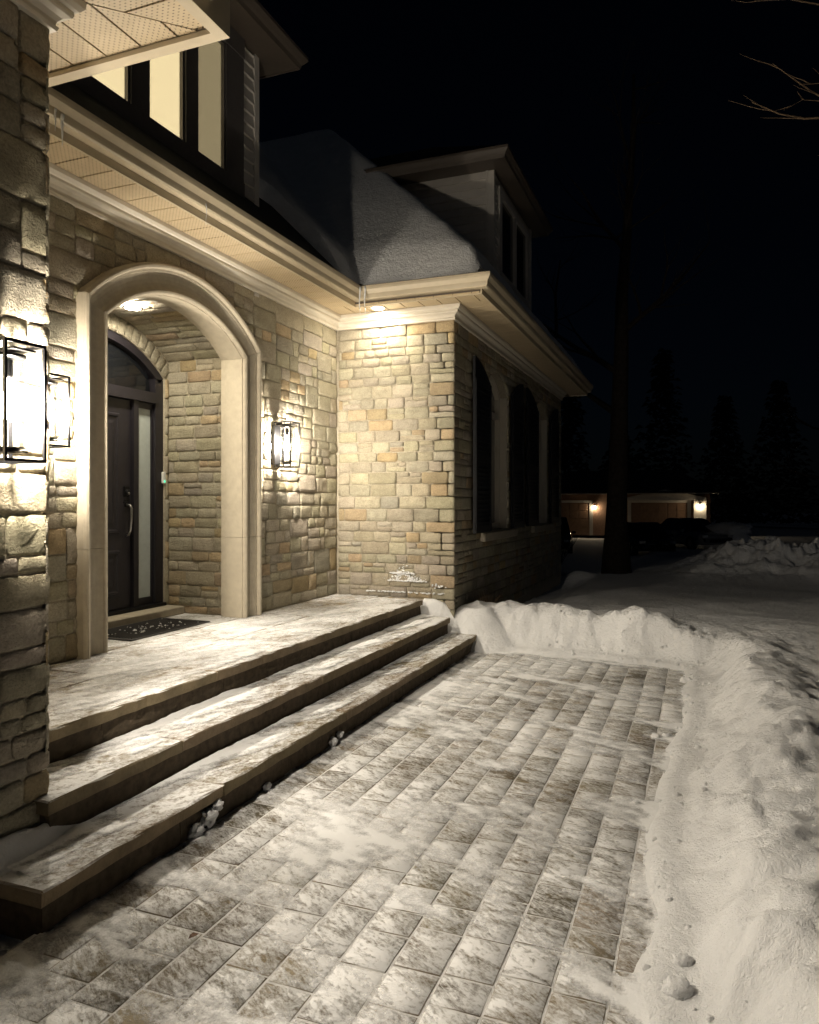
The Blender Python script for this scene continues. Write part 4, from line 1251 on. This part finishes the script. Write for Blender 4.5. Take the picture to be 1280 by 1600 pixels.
# snow caught in the joints and on the faces of the bay's side wall
def blob(mb, c, rx_, ry_, rz_, seed, n=10, m=7, amp=.35):
    vs = []; fs = []
    for i in range(m+1):
        ph = PI*i/m
        for k in range(n):
            a = 2*PI*k/n; d = Vector((math.sin(ph)*math.cos(a), math.sin(ph)*math.sin(a), math.cos(ph)))
            q = 1+amp*mnoise.noise(d*1.7+Vector((seed, seed*.7, 0)))+amp*.5*mnoise.noise(d*4+Vector((seed, 3, seed)))
            vs.append((c[0]+d.x*rx_*q, c[1]+d.y*ry_*q, c[2]+d.z*rz_*q))
    for i in range(m):
        for k in range(n): fs.append((i*n+k, i*n+(k+1) % n, (i+1)*n+(k+1) % n, (i+1)*n+k))
    mb.add(vs, fs)
sp = MB(); rs = random.Random(77)
for k in range(230):
    x_ = -3.13+rs.gauss(0, .085); z_ = .725+abs(rs.gauss(0, .075))*max(.15, 1-abs(x_+3.13)/.2)
    s_ = rs.choice([.003, .004, .005, .006, .009]); blob(sp, (x_, YB-.018-s_*.3, z_), s_*rs.uniform(.8, 2), s_*.5, s_*rs.uniform(.7, 1.3), k, 6, 4)
for z_, a0, a1 in ((.715, -3.35, -2.85), (.585, -3.6, -2.62), (.80, -3.3, -3.0)):
    for k in range(70):
        x_ = rs.uniform(a0, a1); s_ = rs.uniform(.004, .009); blob(sp, (x_, YB-.018-rs.uniform(0, .012), z_+rs.uniform(-.006, .006)), s_*2.2, s_, s_, k, 6, 4)
for k in range(14): blob(sp, (-2.68+rs.gauss(0, .05), YB-.036, .67+rs.gauss(0, .012)), .012, .006, .008, k, 6, 4)
tag(sp.build('wall_snow', m_snow, None, True), 'splash of snow stuck low on the bay side wall', 'snow', None, 'stuff')

# snow clumps
def clump(x, y, s_, lab, zoff=None, zz=None, mat=m_snow):
    z = zz if zz is not None else float(ground_h(np.array([x]), np.array([y]))[0])
    z = max(z, 0.0) if zz is None else z
    mb = MB(); blob(mb, (x, y, z+s_*.12), s_*1.1, s_*.95, s_*.8, x*7+y*3, 26, 18, .32)
    o = mb.build('snow_clump', mat, None, True)
    tag(o, lab, 'snow clump', 'loose snow clumps')
for x, y, s_, lab in ((-.10, 7.05, .050, 'flat snow lump at the far corner of the walkway'), (-.20, 5.35, .030, 'small snow lump, middle of the three beside the bank spill'), (-.13, 5.55, .026, 'small snow lump, farthest of the three beside the bank spill'),
                      (-.27, 5.30, .034, 'small snow lump, closest to the paver joint of the three'), (-.09, 6.4, .02, 'tiny snow crumb halfway along the far bank foot'), (-.31, 4.1, .02, 'tiny snow crumb alone on the pavers past the leaf')): clump(x, y, s_, lab)
clump(-.06, 2.50, .042, 'round snow lump on the bank foot, upper of the big pair')
clump(-.07, 2.16, .048, 'round snow lump on the bank foot, lower of the big pair')
clump(-.05, 2.66, .03, 'fist-sized snow lump behind the big pair of lumps')
for y, z, s_, L_step in ((2.93, .03, .045, 'low snow chunk on the lowest riser, first of the cluster of three'), (3.03, .055, .055, 'largest snow chunk stuck to the lowest riser'), (3.10, .09, .035, 'snow chunk stuck high on the lowest riser in the cluster'),
                   (3.55, .02, .03, 'single small snow chunk at the foot of the lowest riser'), (4.35, .03, .04, 'larger of two snow chunks midway along the lowest riser'), (4.45, .05, .03, 'smaller of two snow chunks midway along the lowest riser')):
    mb = MB(); blob(mb, (XS1+.0, y, z), s_*.6, s_*.95, s_*.75, y*9, 22, 16, .6); o = mb.build('snow_clump', m_snow, None, True); tag(o, L_step, 'snow clump', 'snow chunks on the lowest riser')
# wedge of snow on the lowest step against the pier
wx = np.arange(-2.66, -2.36, .02); wy_ = np.arange(2.02, 2.62, .02); WX, WY = np.meshgrid(wx, wy_, indexing='ij')
wz = .17+.085*np.exp(-((WX+2.57)/.055)**2)*sstep(2.60, 2.25, WY)*sstep(1.98, 2.10, WY)*(.7+.7*fbm(WX*8, WY*8, 3))
tag(grid_mesh(wx, wy_, wz, 'snow_wedge', m_snow, None, wz > .178), 'wedge of snow on the lowest step against the pier', 'snow', None, 'stuff')

cb = MB(); rc = random.Random(91)
for k in range(300):
    if k % 2: y_ = rc.uniform(1.5, 7.9); x_ = float(path_right(np.array([y_]))[0])+abs(rc.gauss(0, .20))-.10
    else: x_ = rc.uniform(-2.15, .2); y_ = float(path_far(np.array([x_]))[0])+abs(rc.gauss(0, .16))-.07
    s_ = .004+.014*rc.random()**3; z_ = max(.004, float(ground_h(np.array([x_]), np.array([y_]))[0]))
    blob(cb, (x_, y_, z_-s_*.05), s_*rc.uniform(.9, 1.5), s_*rc.uniform(.9, 1.4), s_*.8, k*.37, 9, 6, .55)
tag(cb.build('bank_crumbs', m_snow, None, True), 'scattered crumbs of broken snow along the shovelled banks', 'snow', None, 'stuff')
# icicles
def icicle(p, L, r_, lab):
    mb = MB(); n = 9; pts = []; rr = []
    for k in range(n+1):
        t = k/n; pts.append((p[0]+.004*math.sin(t*7+p[1]), p[1]+.003*math.cos(t*5), p[2]-L*t)); rr.append(max(.0012, r_*(1-t)**.7*(1+.18*math.sin(t*22+p[0]*9))))
    mb.tube(pts, rr, 9)
    tag(mb.build('icicle', m_ice, None, True), lab, 'icicle', 'icicles on the gutter')
icicle((-3.435, 7.30, 3.955), .31, .011, 'long icicle at the gutter corner, nearer the entry wall')
icicle((-3.385, 7.325, 3.955), .30, .012, 'long icicle at the gutter corner, nearer the recessed light')
icicle((-3.445, 3.27, 3.86), .19, .011, 'thick short icicle on the gutter near the stone pier')
icicle((-3.445, 3.22, 3.87), .13, .008, 'small icicle on the gutter right beside the pier')
icicle((-3.445, 4.62, 3.85), .16, .004, 'hair-thin icicle on the gutter above the arch')

# dry leaf on the walkway
def leaf_thing(x, y, z, rot, lab):
    mb = MB(); pts = [(-.02, 0), (-.008, .010), (.008, .012), (.022, 0), (.008, -.011), (-.008, -.010)]
    c, s_ = math.cos(rot), math.sin(rot)
    mb.add([(x+a*c-b*s_, y+a*s_+b*c, z+.004+abs(b)*.5) for a, b in pts]+[(x+a*c-b*s_, y+a*s_+b*c, z+.0025+abs(b)*.5) for a, b in pts],
           [(0, 1, 2, 3, 4, 5), (11, 10, 9, 8, 7, 6)]+[(i, i+6, (i+1) % 6+6, (i+1) % 6) for i in range(6)])
    tag(fix_normals(mb.build('fallen_leaf', m_deadleaf)), lab, 'leaf', 'dry leaves on the snow')
leaf_thing(-1.17, 5.32, .012, .4, 'small dry brown leaf in the middle of the walkway')
leaf_thing(-1.72, 2.23, .014, 1.2, 'small dry brown leaf on snow near the lowest step')

# ------------------------------------------------------------------ trees and planting
def gh(x, y): return float(ground_h(np.array([x]), np.array([y]))[0])
def bare_tree(loc, h, r0, label, seed, levels=3, name='bare_tree', limb_z=.3, spread=.8, mat=m_bark, group=None, twig_mat=None, nl=9):
    r = random.Random(seed)
    t = empty(name, loc); tag(t, label, 'tree', group)
    x0, y0, z0 = loc
    pts = []; rr = []
    n = 9; ax, ay = r.uniform(-.04, .04), r.uniform(-.04, .04)
    for k in range(n+1):
        q = k/n; pts.append(Vector((x0+ax*h*q*q+r.uniform(-.01, .01)*h*q, y0+ay*h*q*q, z0-.15+h*q))); rr.append(r0*(1.35 if k == 0 else 1)*(1-.88*q))
    MB().tube(pts, rr, 12).build('trunk', mat, t, True)
    cr = MB()
    def branch(p, d, L, rad, lev):
        m = 5; P = [p]; dd = d.copy(); R_ = [rad]
        for k in range(m):
            dd = (dd+Vector((r.uniform(-.22, .22), r.uniform(-.22, .22), r.uniform(-.10, .22)))).normalized()
            P.append(P[-1]+dd*L/m); R_.append(rad*(1-.82*(k+1)/m))
        cr.tube(P, R_, 5 if lev > 0 else 4, False)
        if lev > 0:
            for k in range(r.randint(3, 5)):
                i = r.randint(1, m); q = (P[i]-P[i-1]).normalized()
                nd = (q+Vector((r.uniform(-1, 1), r.uniform(-1, 1), r.uniform(-.5, .7)))*.8).normalized()
                branch(P[i], nd, L*r.uniform(.4, .65), R_[i]*.65, lev-1)
    for k in range(nl):
        q = limb_z+(.97-limb_z)*k/(nl-1); i = min(n-1, int(q*n)); p = pts[i].lerp(pts[i+1], q*n-i)
        a = r.uniform(0, 2*PI); up = r.uniform(.15, .8)
        branch(p, Vector((math.cos(a), math.sin(a), up)).normalized(), h*spread*(.42-.25*q), rr[i]*.42, levels-1)
    cr.build('crown', twig_mat or mat, t, True)
    return t
bare_tree((-1.65, 16.43, gh(-1.65, 16.43)), 11, .25, 'dark straight-trunked tree between the bay and the lit neighbour house', 2, 3, limb_z=.32)
bare_tree((3.6, 26, gh(3.6, 26)), 9, .15, 'bare dark tree behind the ploughed snowbank', 5, 3)
bare_tree((-4.5, 24, gh(-4.5, 24)), 10, .17, 'bare dark tree standing past the far end of the bay', 6, 3)
bare_tree((9.5, 21, gh(9.5, 21)), 10, .18, 'bare dark tree at the picture edge past the snowbank', 9, 3)

# tree at the edge of the lawn whose lit twigs reach into view
rt_ = random.Random(14)
t = empty('maple_tree', (4.6, 10.2, gh(4.6, 10.2))); tag(t, 'bare tree beside the lawn with lit twigs reaching into view', 'tree')
MB().tube([(4.6, 10.2, 0), (4.55, 10.15, 1.6), (4.45, 10.1, 3.2), (4.3, 10.0, 4.8), (4.2, 9.9, 6.4), (4.2, 9.8, 8)], [.20, .15, .13, .11, .08, .04], 12).build('trunk', m_bark, t, True)
cr = MB()
def limb(P, rad, twigs, L=.5):
    P = [Vector(p) for p in P]; R_ = [rad*(1-.75*i/(len(P)-1)) for i in range(len(P))]
    cr.tube(P, R_, 6, False)
    for k in range(twigs):
        i = rt_.randint(1, len(P)-1); q = P[i-1].lerp(P[i], rt_.random()); d = (P[i]-P[i-1]).normalized()
        nd = (d+Vector((rt_.uniform(-.7, .5), rt_.uniform(-.5, .5), rt_.uniform(-.35, .6)))).normalized()
        l = rt_.uniform(.4, 1)*L; Q = [q]
        for s_ in range(4):
            nd = (nd+Vector((rt_.uniform(-.2, .2), rt_.uniform(-.2, .2), rt_.uniform(-.1, .25)))).normalized(); Q.append(Q[-1]+nd*l/4)
        cr.tube(Q, [.0055, .0045, .0035, .0026, .0015], 5, False)
limb([(4.35, 10.0, 5.0), (3.2, 9.4, 5.35), (2.2, 8.9, 5.5), (1.45, 8.6, 5.52), (1.0, 8.45, 5.50), (.76, 8.34, 5.54), (.50, 8.24, 5.66)], .022, 5, .45)
limb([(1.0, 8.45, 5.50), (.8, 8.36, 5.50), (.58, 8.27, 5.50)], .007, 0)
limb([(4.3, 10.0, 5.6), (3.0, 9.3, 5.6), (2.0, 8.9, 5.58), (1.3, 8.55, 5.62), (1.05, 8.46, 5.78), (.85, 8.38, 5.93), (.70, 8.34, 6.06)], .018, 7, .5)
limb([(1.45, 8.6, 5.55), (1.2, 8.5, 5.66), (.98, 8.42, 5.68), (.80, 8.36, 5.58)], .007, 2, .2)
limb([(4.2, 9.9, 6.0), (3.0, 9.3, 6.4), (2.0, 8.9, 6.62), (1.2, 8.55, 6.66), (.85, 8.4, 6.72), (.53, 8.26, 6.69)], .018, 4, .4)
limb([(4.3, 10.0, 5.3), (3.0, 9.3, 5.5), (2.0, 8.9, 5.72), (1.3, 8.55, 5.86), (.95, 8.42, 5.84)], .014, 9, .5)
limb([(4.35, 10.0, 4.7), (2.8, 9.3, 4.85), (1.8, 8.8, 4.98), (1.15, 8.5, 5.08)], .014, 3, .3)
cr.build('crown', m_twig, t, True)

def conifer(loc, h, rad, label, seed):
    r = random.Random(seed); t = empty('conifer_tree', loc); tag(t, label, 'tree', 'dark conifers beyond the lawn')
    x0, y0, z0 = loc
    MB().tube([(x0, y0, z0-.1), (x0, y0, z0+h*.5), (x0, y0, z0+h)], [h*.018, h*.012, .01], 8).build('trunk', m_bark, t, True)
    V = []; Fq = []
    for lev in range(26):
        q = lev/26; z = z0+h*(.06+.92*q); R_ = rad*(1-q)**.85*r.uniform(.8, 1.1)+.05
        nb = int(12*(1-q)+5)
        for k in range(nb):
            a = r.uniform(0, 2*PI); L = R_*r.uniform(.7, 1.1); droop = r.uniform(.10, .3)
            for j in range(9):
                s_ = (j+r.random())/9*L; px, py, pz = x0+math.cos(a)*s_, y0+math.sin(a)*s_, z-droop*s_*s_/max(L, .2)
                for w_ in range(2):
                    l = r.uniform(.10, .24)*(h/9); an = a+r.uniform(-1.1, 1.1); tl = r.uniform(-.5, .25)
                    dx_, dy_, dz_ = math.cos(an)*l, math.sin(an)*l, tl*l
                    nx_, ny_ = -math.sin(an)*l*.22, math.cos(an)*l*.22
                    i = len(V); V += [(px-nx_, py-ny_, pz), (px+nx_, py+ny_, pz), (px+dx_, py+dy_, pz+dz_)]; Fq.append((i, i+1, i+2))
    mb = MB(); mb.v = V; mb.f = Fq; mb.build('crown', m_needle, t)
conifer((8.2, 17.5, gh(8.2, 17.5)), 10.5, 2.4, 'tall dark conifer at the picture edge beyond the lawn', 1)
conifer((6.0, 24.5, gh(6, 24.5)), 9.5, 2.1, 'dark conifer between the snowbank and the bare trees', 2)
conifer((12.5, 24, gh(12.5, 24)), 12, 2.6, 'far dark conifer behind the tallest conifer', 3)
conifer((-8.5, 30, gh(-8.5, 30)), 11, 2.4, 'dark conifer hidden mostly by the bay end', 4)
def treeline():
    r = random.Random(5); V = []; Fq = []
    for (x0, y0, h, rad) in [(-34+4.6*i+r.uniform(-1.5, 1.5), 64+r.uniform(-2, 8), r.uniform(8, 15), r.uniform(2.2, 3.4)) for i in range(26)]:
        for k in range(1500):
            q = r.random()**1.3; a = r.uniform(0, 2*PI); rr_ = rad*(1-q)**.85*math.sqrt(r.random())*1.05; z = -.6+h*(.04+.95*q)
            l = r.uniform(.35, .8); an = r.uniform(0, 2*PI); px, py = x0+math.cos(a)*rr_, y0+math.sin(a)*rr_
            i = len(V); V += [(px, py, z), (px+math.cos(an)*l, py+math.sin(an)*l, z-.2*l), (px+math.cos(an+.5)*l*.6, py+math.sin(an+.5)*l*.6, z+.3*l)]; Fq.append((i, i+1, i+2))
    mb = MB(); mb.v = V; mb.f = Fq
    tag(mb.build('treeline', m_needle), 'dark wood of conifers behind the neighbour house', 'trees', None, 'stuff')
treeline()
def shrub(loc, h, n, label, seed, mat, group=None, lean=.5, name='bare_shrub'):
    r = random.Random(seed); mb = MB(); x0, y0, z0 = loc
    for k in range(n):
        a = r.uniform(0, 2*PI); d = Vector((math.cos(a)*r.uniform(.1, lean), math.sin(a)*r.uniform(.1, lean), 1)).normalized(); L = h*r.uniform(.5, 1)
        P = [Vector((x0+r.uniform(-.06, .06)*h, y0+r.uniform(-.06, .06)*h, z0-.05))]
        for s_ in range(4):
            d = (d+Vector((r.uniform(-.2, .2), r.uniform(-.2, .2), r.uniform(-.12, .12)))).normalized(); P.append(P[-1]+d*L/4)
        mb.tube(P, [.006*h+.003, .005*h+.002, .004*h+.002, .003*h+.001, .0015], 4, False)
        for q in range(3):
            i = r.randint(1, 3); dd = (d+Vector((r.uniform(-.8, .8), r.uniform(-.8, .8), r.uniform(-.2, .6)))).normalized()
            mb.tube([P[i], P[i]+dd*L*.15, P[i]+dd*L*.28+Vector((0, 0, .02*h))], [.003*h+.0015, .002*h+.001, .001], 4, False)
    tag(mb.build(name, mat, None, True), label, 'shrub', group)
shrub((-2.42, 8.85, gh(-2.42, 8.85)), .38, 26, 'dry twiggy plant at the foot of the bay front wall', 3, m_twig, None, .9)
shrub((-2.30, 9.6, gh(-2.30, 9.6)), .30, 18, 'low dry stalks further along the bay front wall', 4, m_twig, None, .9)
shrub((-3.2, 17.6, gh(-3.2, 17.6)), 1.5, 60, 'dense dark bare shrub past the end of the bay', 5, m_bark)
shrub((3.2, 21.5, gh(3.2, 21.5)), 1.5, 70, 'dark shrub behind the snowbank near the pale posts', 6, m_bark)
shrub((-9.1, 48.5, gh(-9.1, 48.5)), 2.0, 60, 'shrub lit by the neighbour lamp beside the far garage', 7, m_twig)
shrub((-6.9, 35, gh(-6.9, 35)), 1.5, 50, 'small lit twiggy shrub before the neighbour house', 8, m_twig)

# pale marker posts
for (x, y, h, w, lab) in ((4.72, 19.9, .42, .05, 'thin pale marker post standing in far snow'), (5.55, 19.0, .46, .15, 'wide pale marker post near the picture edge')):
    z = gh(x, y); p = empty('marker_post', (x, y, z)); tag(p, lab, 'post', 'pale posts beyond the snowbank')
    MB().box((x-w/2, y-.03, z-.1), (x+w/2, y+.03, z+h+.35), .008).build('post', m_white, p)
    MB().box((x-w/2-.012, y-.042, z+h+.3501), (x+w/2+.012, y+.042, z+h+.38), .006).build('cap', m_black, p)

# ------------------------------------------------------------------ neighbour house and cars
m_nbrick = plain('neighbour_brick', (.20, .12, .08), .9, nscale=12, nvar=.25, bdist=.01, bstr=.4)
m_nwhite = plain('neighbour_white_trim', (.40, .37, .33), .6, nscale=8, nvar=.05, bstr=.1)
m_ngar = plain('neighbour_garage_door', (.17, .10, .06), .6, nscale=6, nvar=.15, bstr=.2)
m_nlamp = emit('neighbour_lamp', (1.0, .80, .52), 95.0)
NY, NZ = 52.0, -.62
nh = empty('neighbour_house', (-5, 52, NZ)); tag(nh, 'low brick house across the road with lamps lit by its garage doors', 'house')
MB().box((-11.5, NY, NZ), (.7, NY+9, 2.25)).build('wall', m_nbrick, nh)
plane_poly('roof', [(-12.1, NY-.7, 2.30), (1.3, NY-.7, 2.30), (-1.5, NY+4.5, 4.0), (-9.2, NY+4.5, 4.0)], m_shingle, nh)
plane_poly('roof', [(-12.1, NY+9.7, 2.30), (1.3, NY+9.7, 2.30), (-1.5, NY+4.5, 4.0), (-9.2, NY+4.5, 4.0)], m_shingle, nh)
plane_poly('roof', [(1.3, NY-.7, 2.30), (1.3, NY+9.7, 2.30), (-1.5, NY+4.5, 4.0)], m_shingle, nh)
MB().box((-12.0, NY-.65, 2.20), (1.2, NY-.001, 2.27)).build('eave_soffit', m_nwhite, nh)
gb = MB(); gb.poly_prism([(-4.6, 1.78), (.45, 1.78), (.45, 1.95), (-2.05, 2.5), (-4.6, 1.95)], lambda a, b, d: (a, NY-d, b), .0, .45); fix_normals(gb.build('porch_gable', m_nwhite, nh))
for (a, b) in ((-4.25, -.70), (-11.0, -7.0)):
    gd = MB().box((a, NY-.06, NZ), (b, NY-.001, 1.62)).build('garage_door', m_ngar, nh)
    nc = 6
    for i in range(nc):
        for j in range(4):
            x0 = a+.08+(b-a-.16)*i/nc; x1 = a+.08+(b-a-.16)*(i+1)/nc-.06; z0 = NZ+.06+j*.55
            MB().box((x0, NY-.085, z0), (x1, NY-.061, z0+.47), .01).build('door_panel', m_ngar, gd)
    for x0 in (a-.22, b+.001): MB().box((x0, NY-.10, NZ), (x0+.22, NY-.001, 1.62)).build('door_trim', m_nwhite, nh)
    MB().box((a-.22, NY-.10, 1.621), (b+.22, NY-.001, 1.78)).build('door_trim', m_nwhite, nh)
MB().box((-.30, NY-.35, NZ), (.45, NY-.101, 1.75)).build('pillar', m_nwhite, nh)
def nlamp(x, y, z, lab):
    t = empty('garage_lamp', (x, y, z)); tag(t, lab, 'lamp', 'lamps on the neighbour house')
    MB().lathe([(0, -.10), (.06, -.10), (.075, .08), (0, .08)], 10, (x, y, z)).build('bulb', m_nlamp, t, True)
    MB().lathe([(.10, .081), (.03, .16), (0, .17)], 10, (x, y, z)).box((x-.03, y+.07, z-.05), (x+.03, y+.16, z+.15)).build('cap', m_black, t)
nlamp(.08, NY-.52, 1.42, 'glowing lamp on the pale pillar of the far garage')
nlamp(-6.65, NY-.18, 1.30, 'glowing lamp on the far brick wall behind the trunk')

def carpaint(name, col):
    m, nt, b = M(name); f = noise_tex(nt, obj_pos(nt), 3, 4)
    nt.links.new(mixc(nt, f, col, tuple(c*1.3 for c in col)), b.inputs['Base Color']); b.inputs['Roughness'].default_value = .25; b.inputs['Coat Weight'].default_value = .6; return m
m_car = carpaint('dark_car_paint', (.012, .013, .015)); m_car2 = carpaint('grey_car_paint', (.20, .205, .21))
m_tyre = plain('tyre', (.012, .012, .012), .9); m_headl = plain('headlamp_glass', (.6, .6, .62), .08, nscale=20, nvar=.05, bstr=0)
def car(loc, rotz, mat, label, suv=False, L=4.6, Wd=1.82):
    t = empty('parked_car', (0, 0, 0), True); tag(t, label, 'car', 'cars parked at the neighbour house')
    hr = 1.68 if suv else 1.45; hb = .98 if suv else .88
    # body: rings along x of half-sections
    prof = [(-2.3, .42, .62, .80), (-2.22, .30, .86, .90), (-1.6, .24, hb, .96), (-.6, .22, hb+.01, 1.0), (.6, .22, hb, 1.0), (1.3, .22, hb-.05, .98), (1.9, .26, hb-.14, .93), (2.22, .32, .72, .84), (2.3, .42, .58, .76)]
    mb = MB(); rings = []
    for x, z0, z1, wf in prof:
        w_ = Wd/2*wf; rings.append([(x, -w_*.9, z0), (x, -w_, z0+.15), (x, -w_, z1-.18), (x, -w_*.93, z1-.03), (x, -w_*.8, z1), (x, w_*.8, z1), (x, w_*.93, z1-.03), (x, w_, z1-.18), (x, w_, z0+.15), (x, w_*.9, z0)])
    m = 10
    for r_ in rings: mb.add(r_, [])
    for i in range(len(rings)-1):
        for k in range(m): mb.f.append((i*m+k, (i+1)*m+k, (i+1)*m+(k+1) % m, i*m+(k+1) % m))
    mb.f.append(tuple(range(m))); mb.f.append(tuple(range((len(rings)-1)*m, len(rings)*m)))
    body = fix_normals(mb.build('body', mat, t, True))
    # greenhouse
    gx = [(-2.0 if suv else -1.75, hb-.02), (-1.75 if suv else -1.05, hr-.06), (-1.2 if suv else -.75, hr), (.0, hr), (.35, hr-.06), (1.15, hb-.06)]
    mb = MB(); rings = []
    for x, z in gx:
        q = (z-hb)/(hr-hb); w_ = Wd/2*(.93-.22*max(0, q)); rings.append([(x, -Wd/2*.93, hb-.06), (x, -w_, z), (x, w_, z), (x, Wd/2*.93, hb-.06)])
    for r_ in rings: mb.add(r_, [])
    for i in range(len(rings)-1):
        for k in range(3): mb.f.append((i*4+k, (i+1)*4+k, (i+1)*4+k+1, i*4+k+1))
    mb.f.append((0, 1, 2, 3)); mb.f.append((23, 22, 21, 20))
    fix_normals(mb.build('cabin_glass', m_darkpane, t))
    MB().poly_prism([(-1.72 if suv else -1.02, hr-.045), (-1.2 if suv else -.75, hr+.012), (.0, hr+.012), (.33, hr-.045)], lambda a, b, d: (a, d, b), -Wd/2*.70, Wd/2*.70).build('roof', mat, t)
    for x in (-1.42, 1.42):
        for y in (-1, 1):
            wo = MB().lathe([(.20, -.11), (.31, -.11), (.335, -.08), (.335, .08), (.31, .11), (.20, .11)], 22, (x, y*(Wd/2-.11), .335), 'y').build('wheel', m_tyre, t, True)
            MB().lathe([(0, -.10), (.20, -.09), (.205, 0), (.20, .09), (0, .10)], 14, (x, y*(Wd/2-.11), .335), 'y').build('rim', m_chrome, wo)
    for y in (-1, 1):
        MB().box((2.16, y*.50, .60), (2.275, y*.76, .72), .02).build('headlight', m_headl, t)
        MB().box((-2.28, y*.52, .64), (-2.19, y*.78, .78), .02).build('taillight', m_nbrick, t)
        MB().box((.78, y*(Wd/2-.02), hb-.05), (.98, y*(Wd/2+.16), hb+.08), .03).build('mirror', mat, t)
    MB().box((2.24, -.45, .38), (2.315, .45, .52), .02).build('grille', m_black, t)
    t.location = loc; t.rotation_euler = (0, 0, rotz)
car((-2.35, 35.5, gh(-2.35, 35.5)), -1.25, m_car, 'black car parked facing the road before the lit garage')
car((-.4, 38.5, gh(-.4, 38.5)), -1.0, m_car2, 'grey car parked nearer the lit pillar', False)
car((-6.6, 36, gh(-6.6, 36)), -1.4, m_car, 'dark tall car parked behind the tree trunk', True)
# snow heaped on a low wall by the far garage
mb = MB(); blob(mb, (1.35, 38.0, gh(1.35, 38)+.95), 1.0, .6, .32, 4, 16, 10, .4); blob(mb, (1.2, 38.0, gh(1.2, 38)+.3), 1.1, .8, .65, 6, 16, 10, .3)
tag(mb.build('snow_heap', m_snow, None, True), 'pale heap of snow to the side of the lit garage', 'snow heap')
print('tris', sum(len(o.data.loop_triangles) if False else sum(max(1, len(p.vertices)-2) for p in o.data.polygons) if len(o.data.polygons) < 3000 else len(o.data.polygons)*2 for o in C.objects if o.type == 'MESH'), 'objects', len(C.objects))
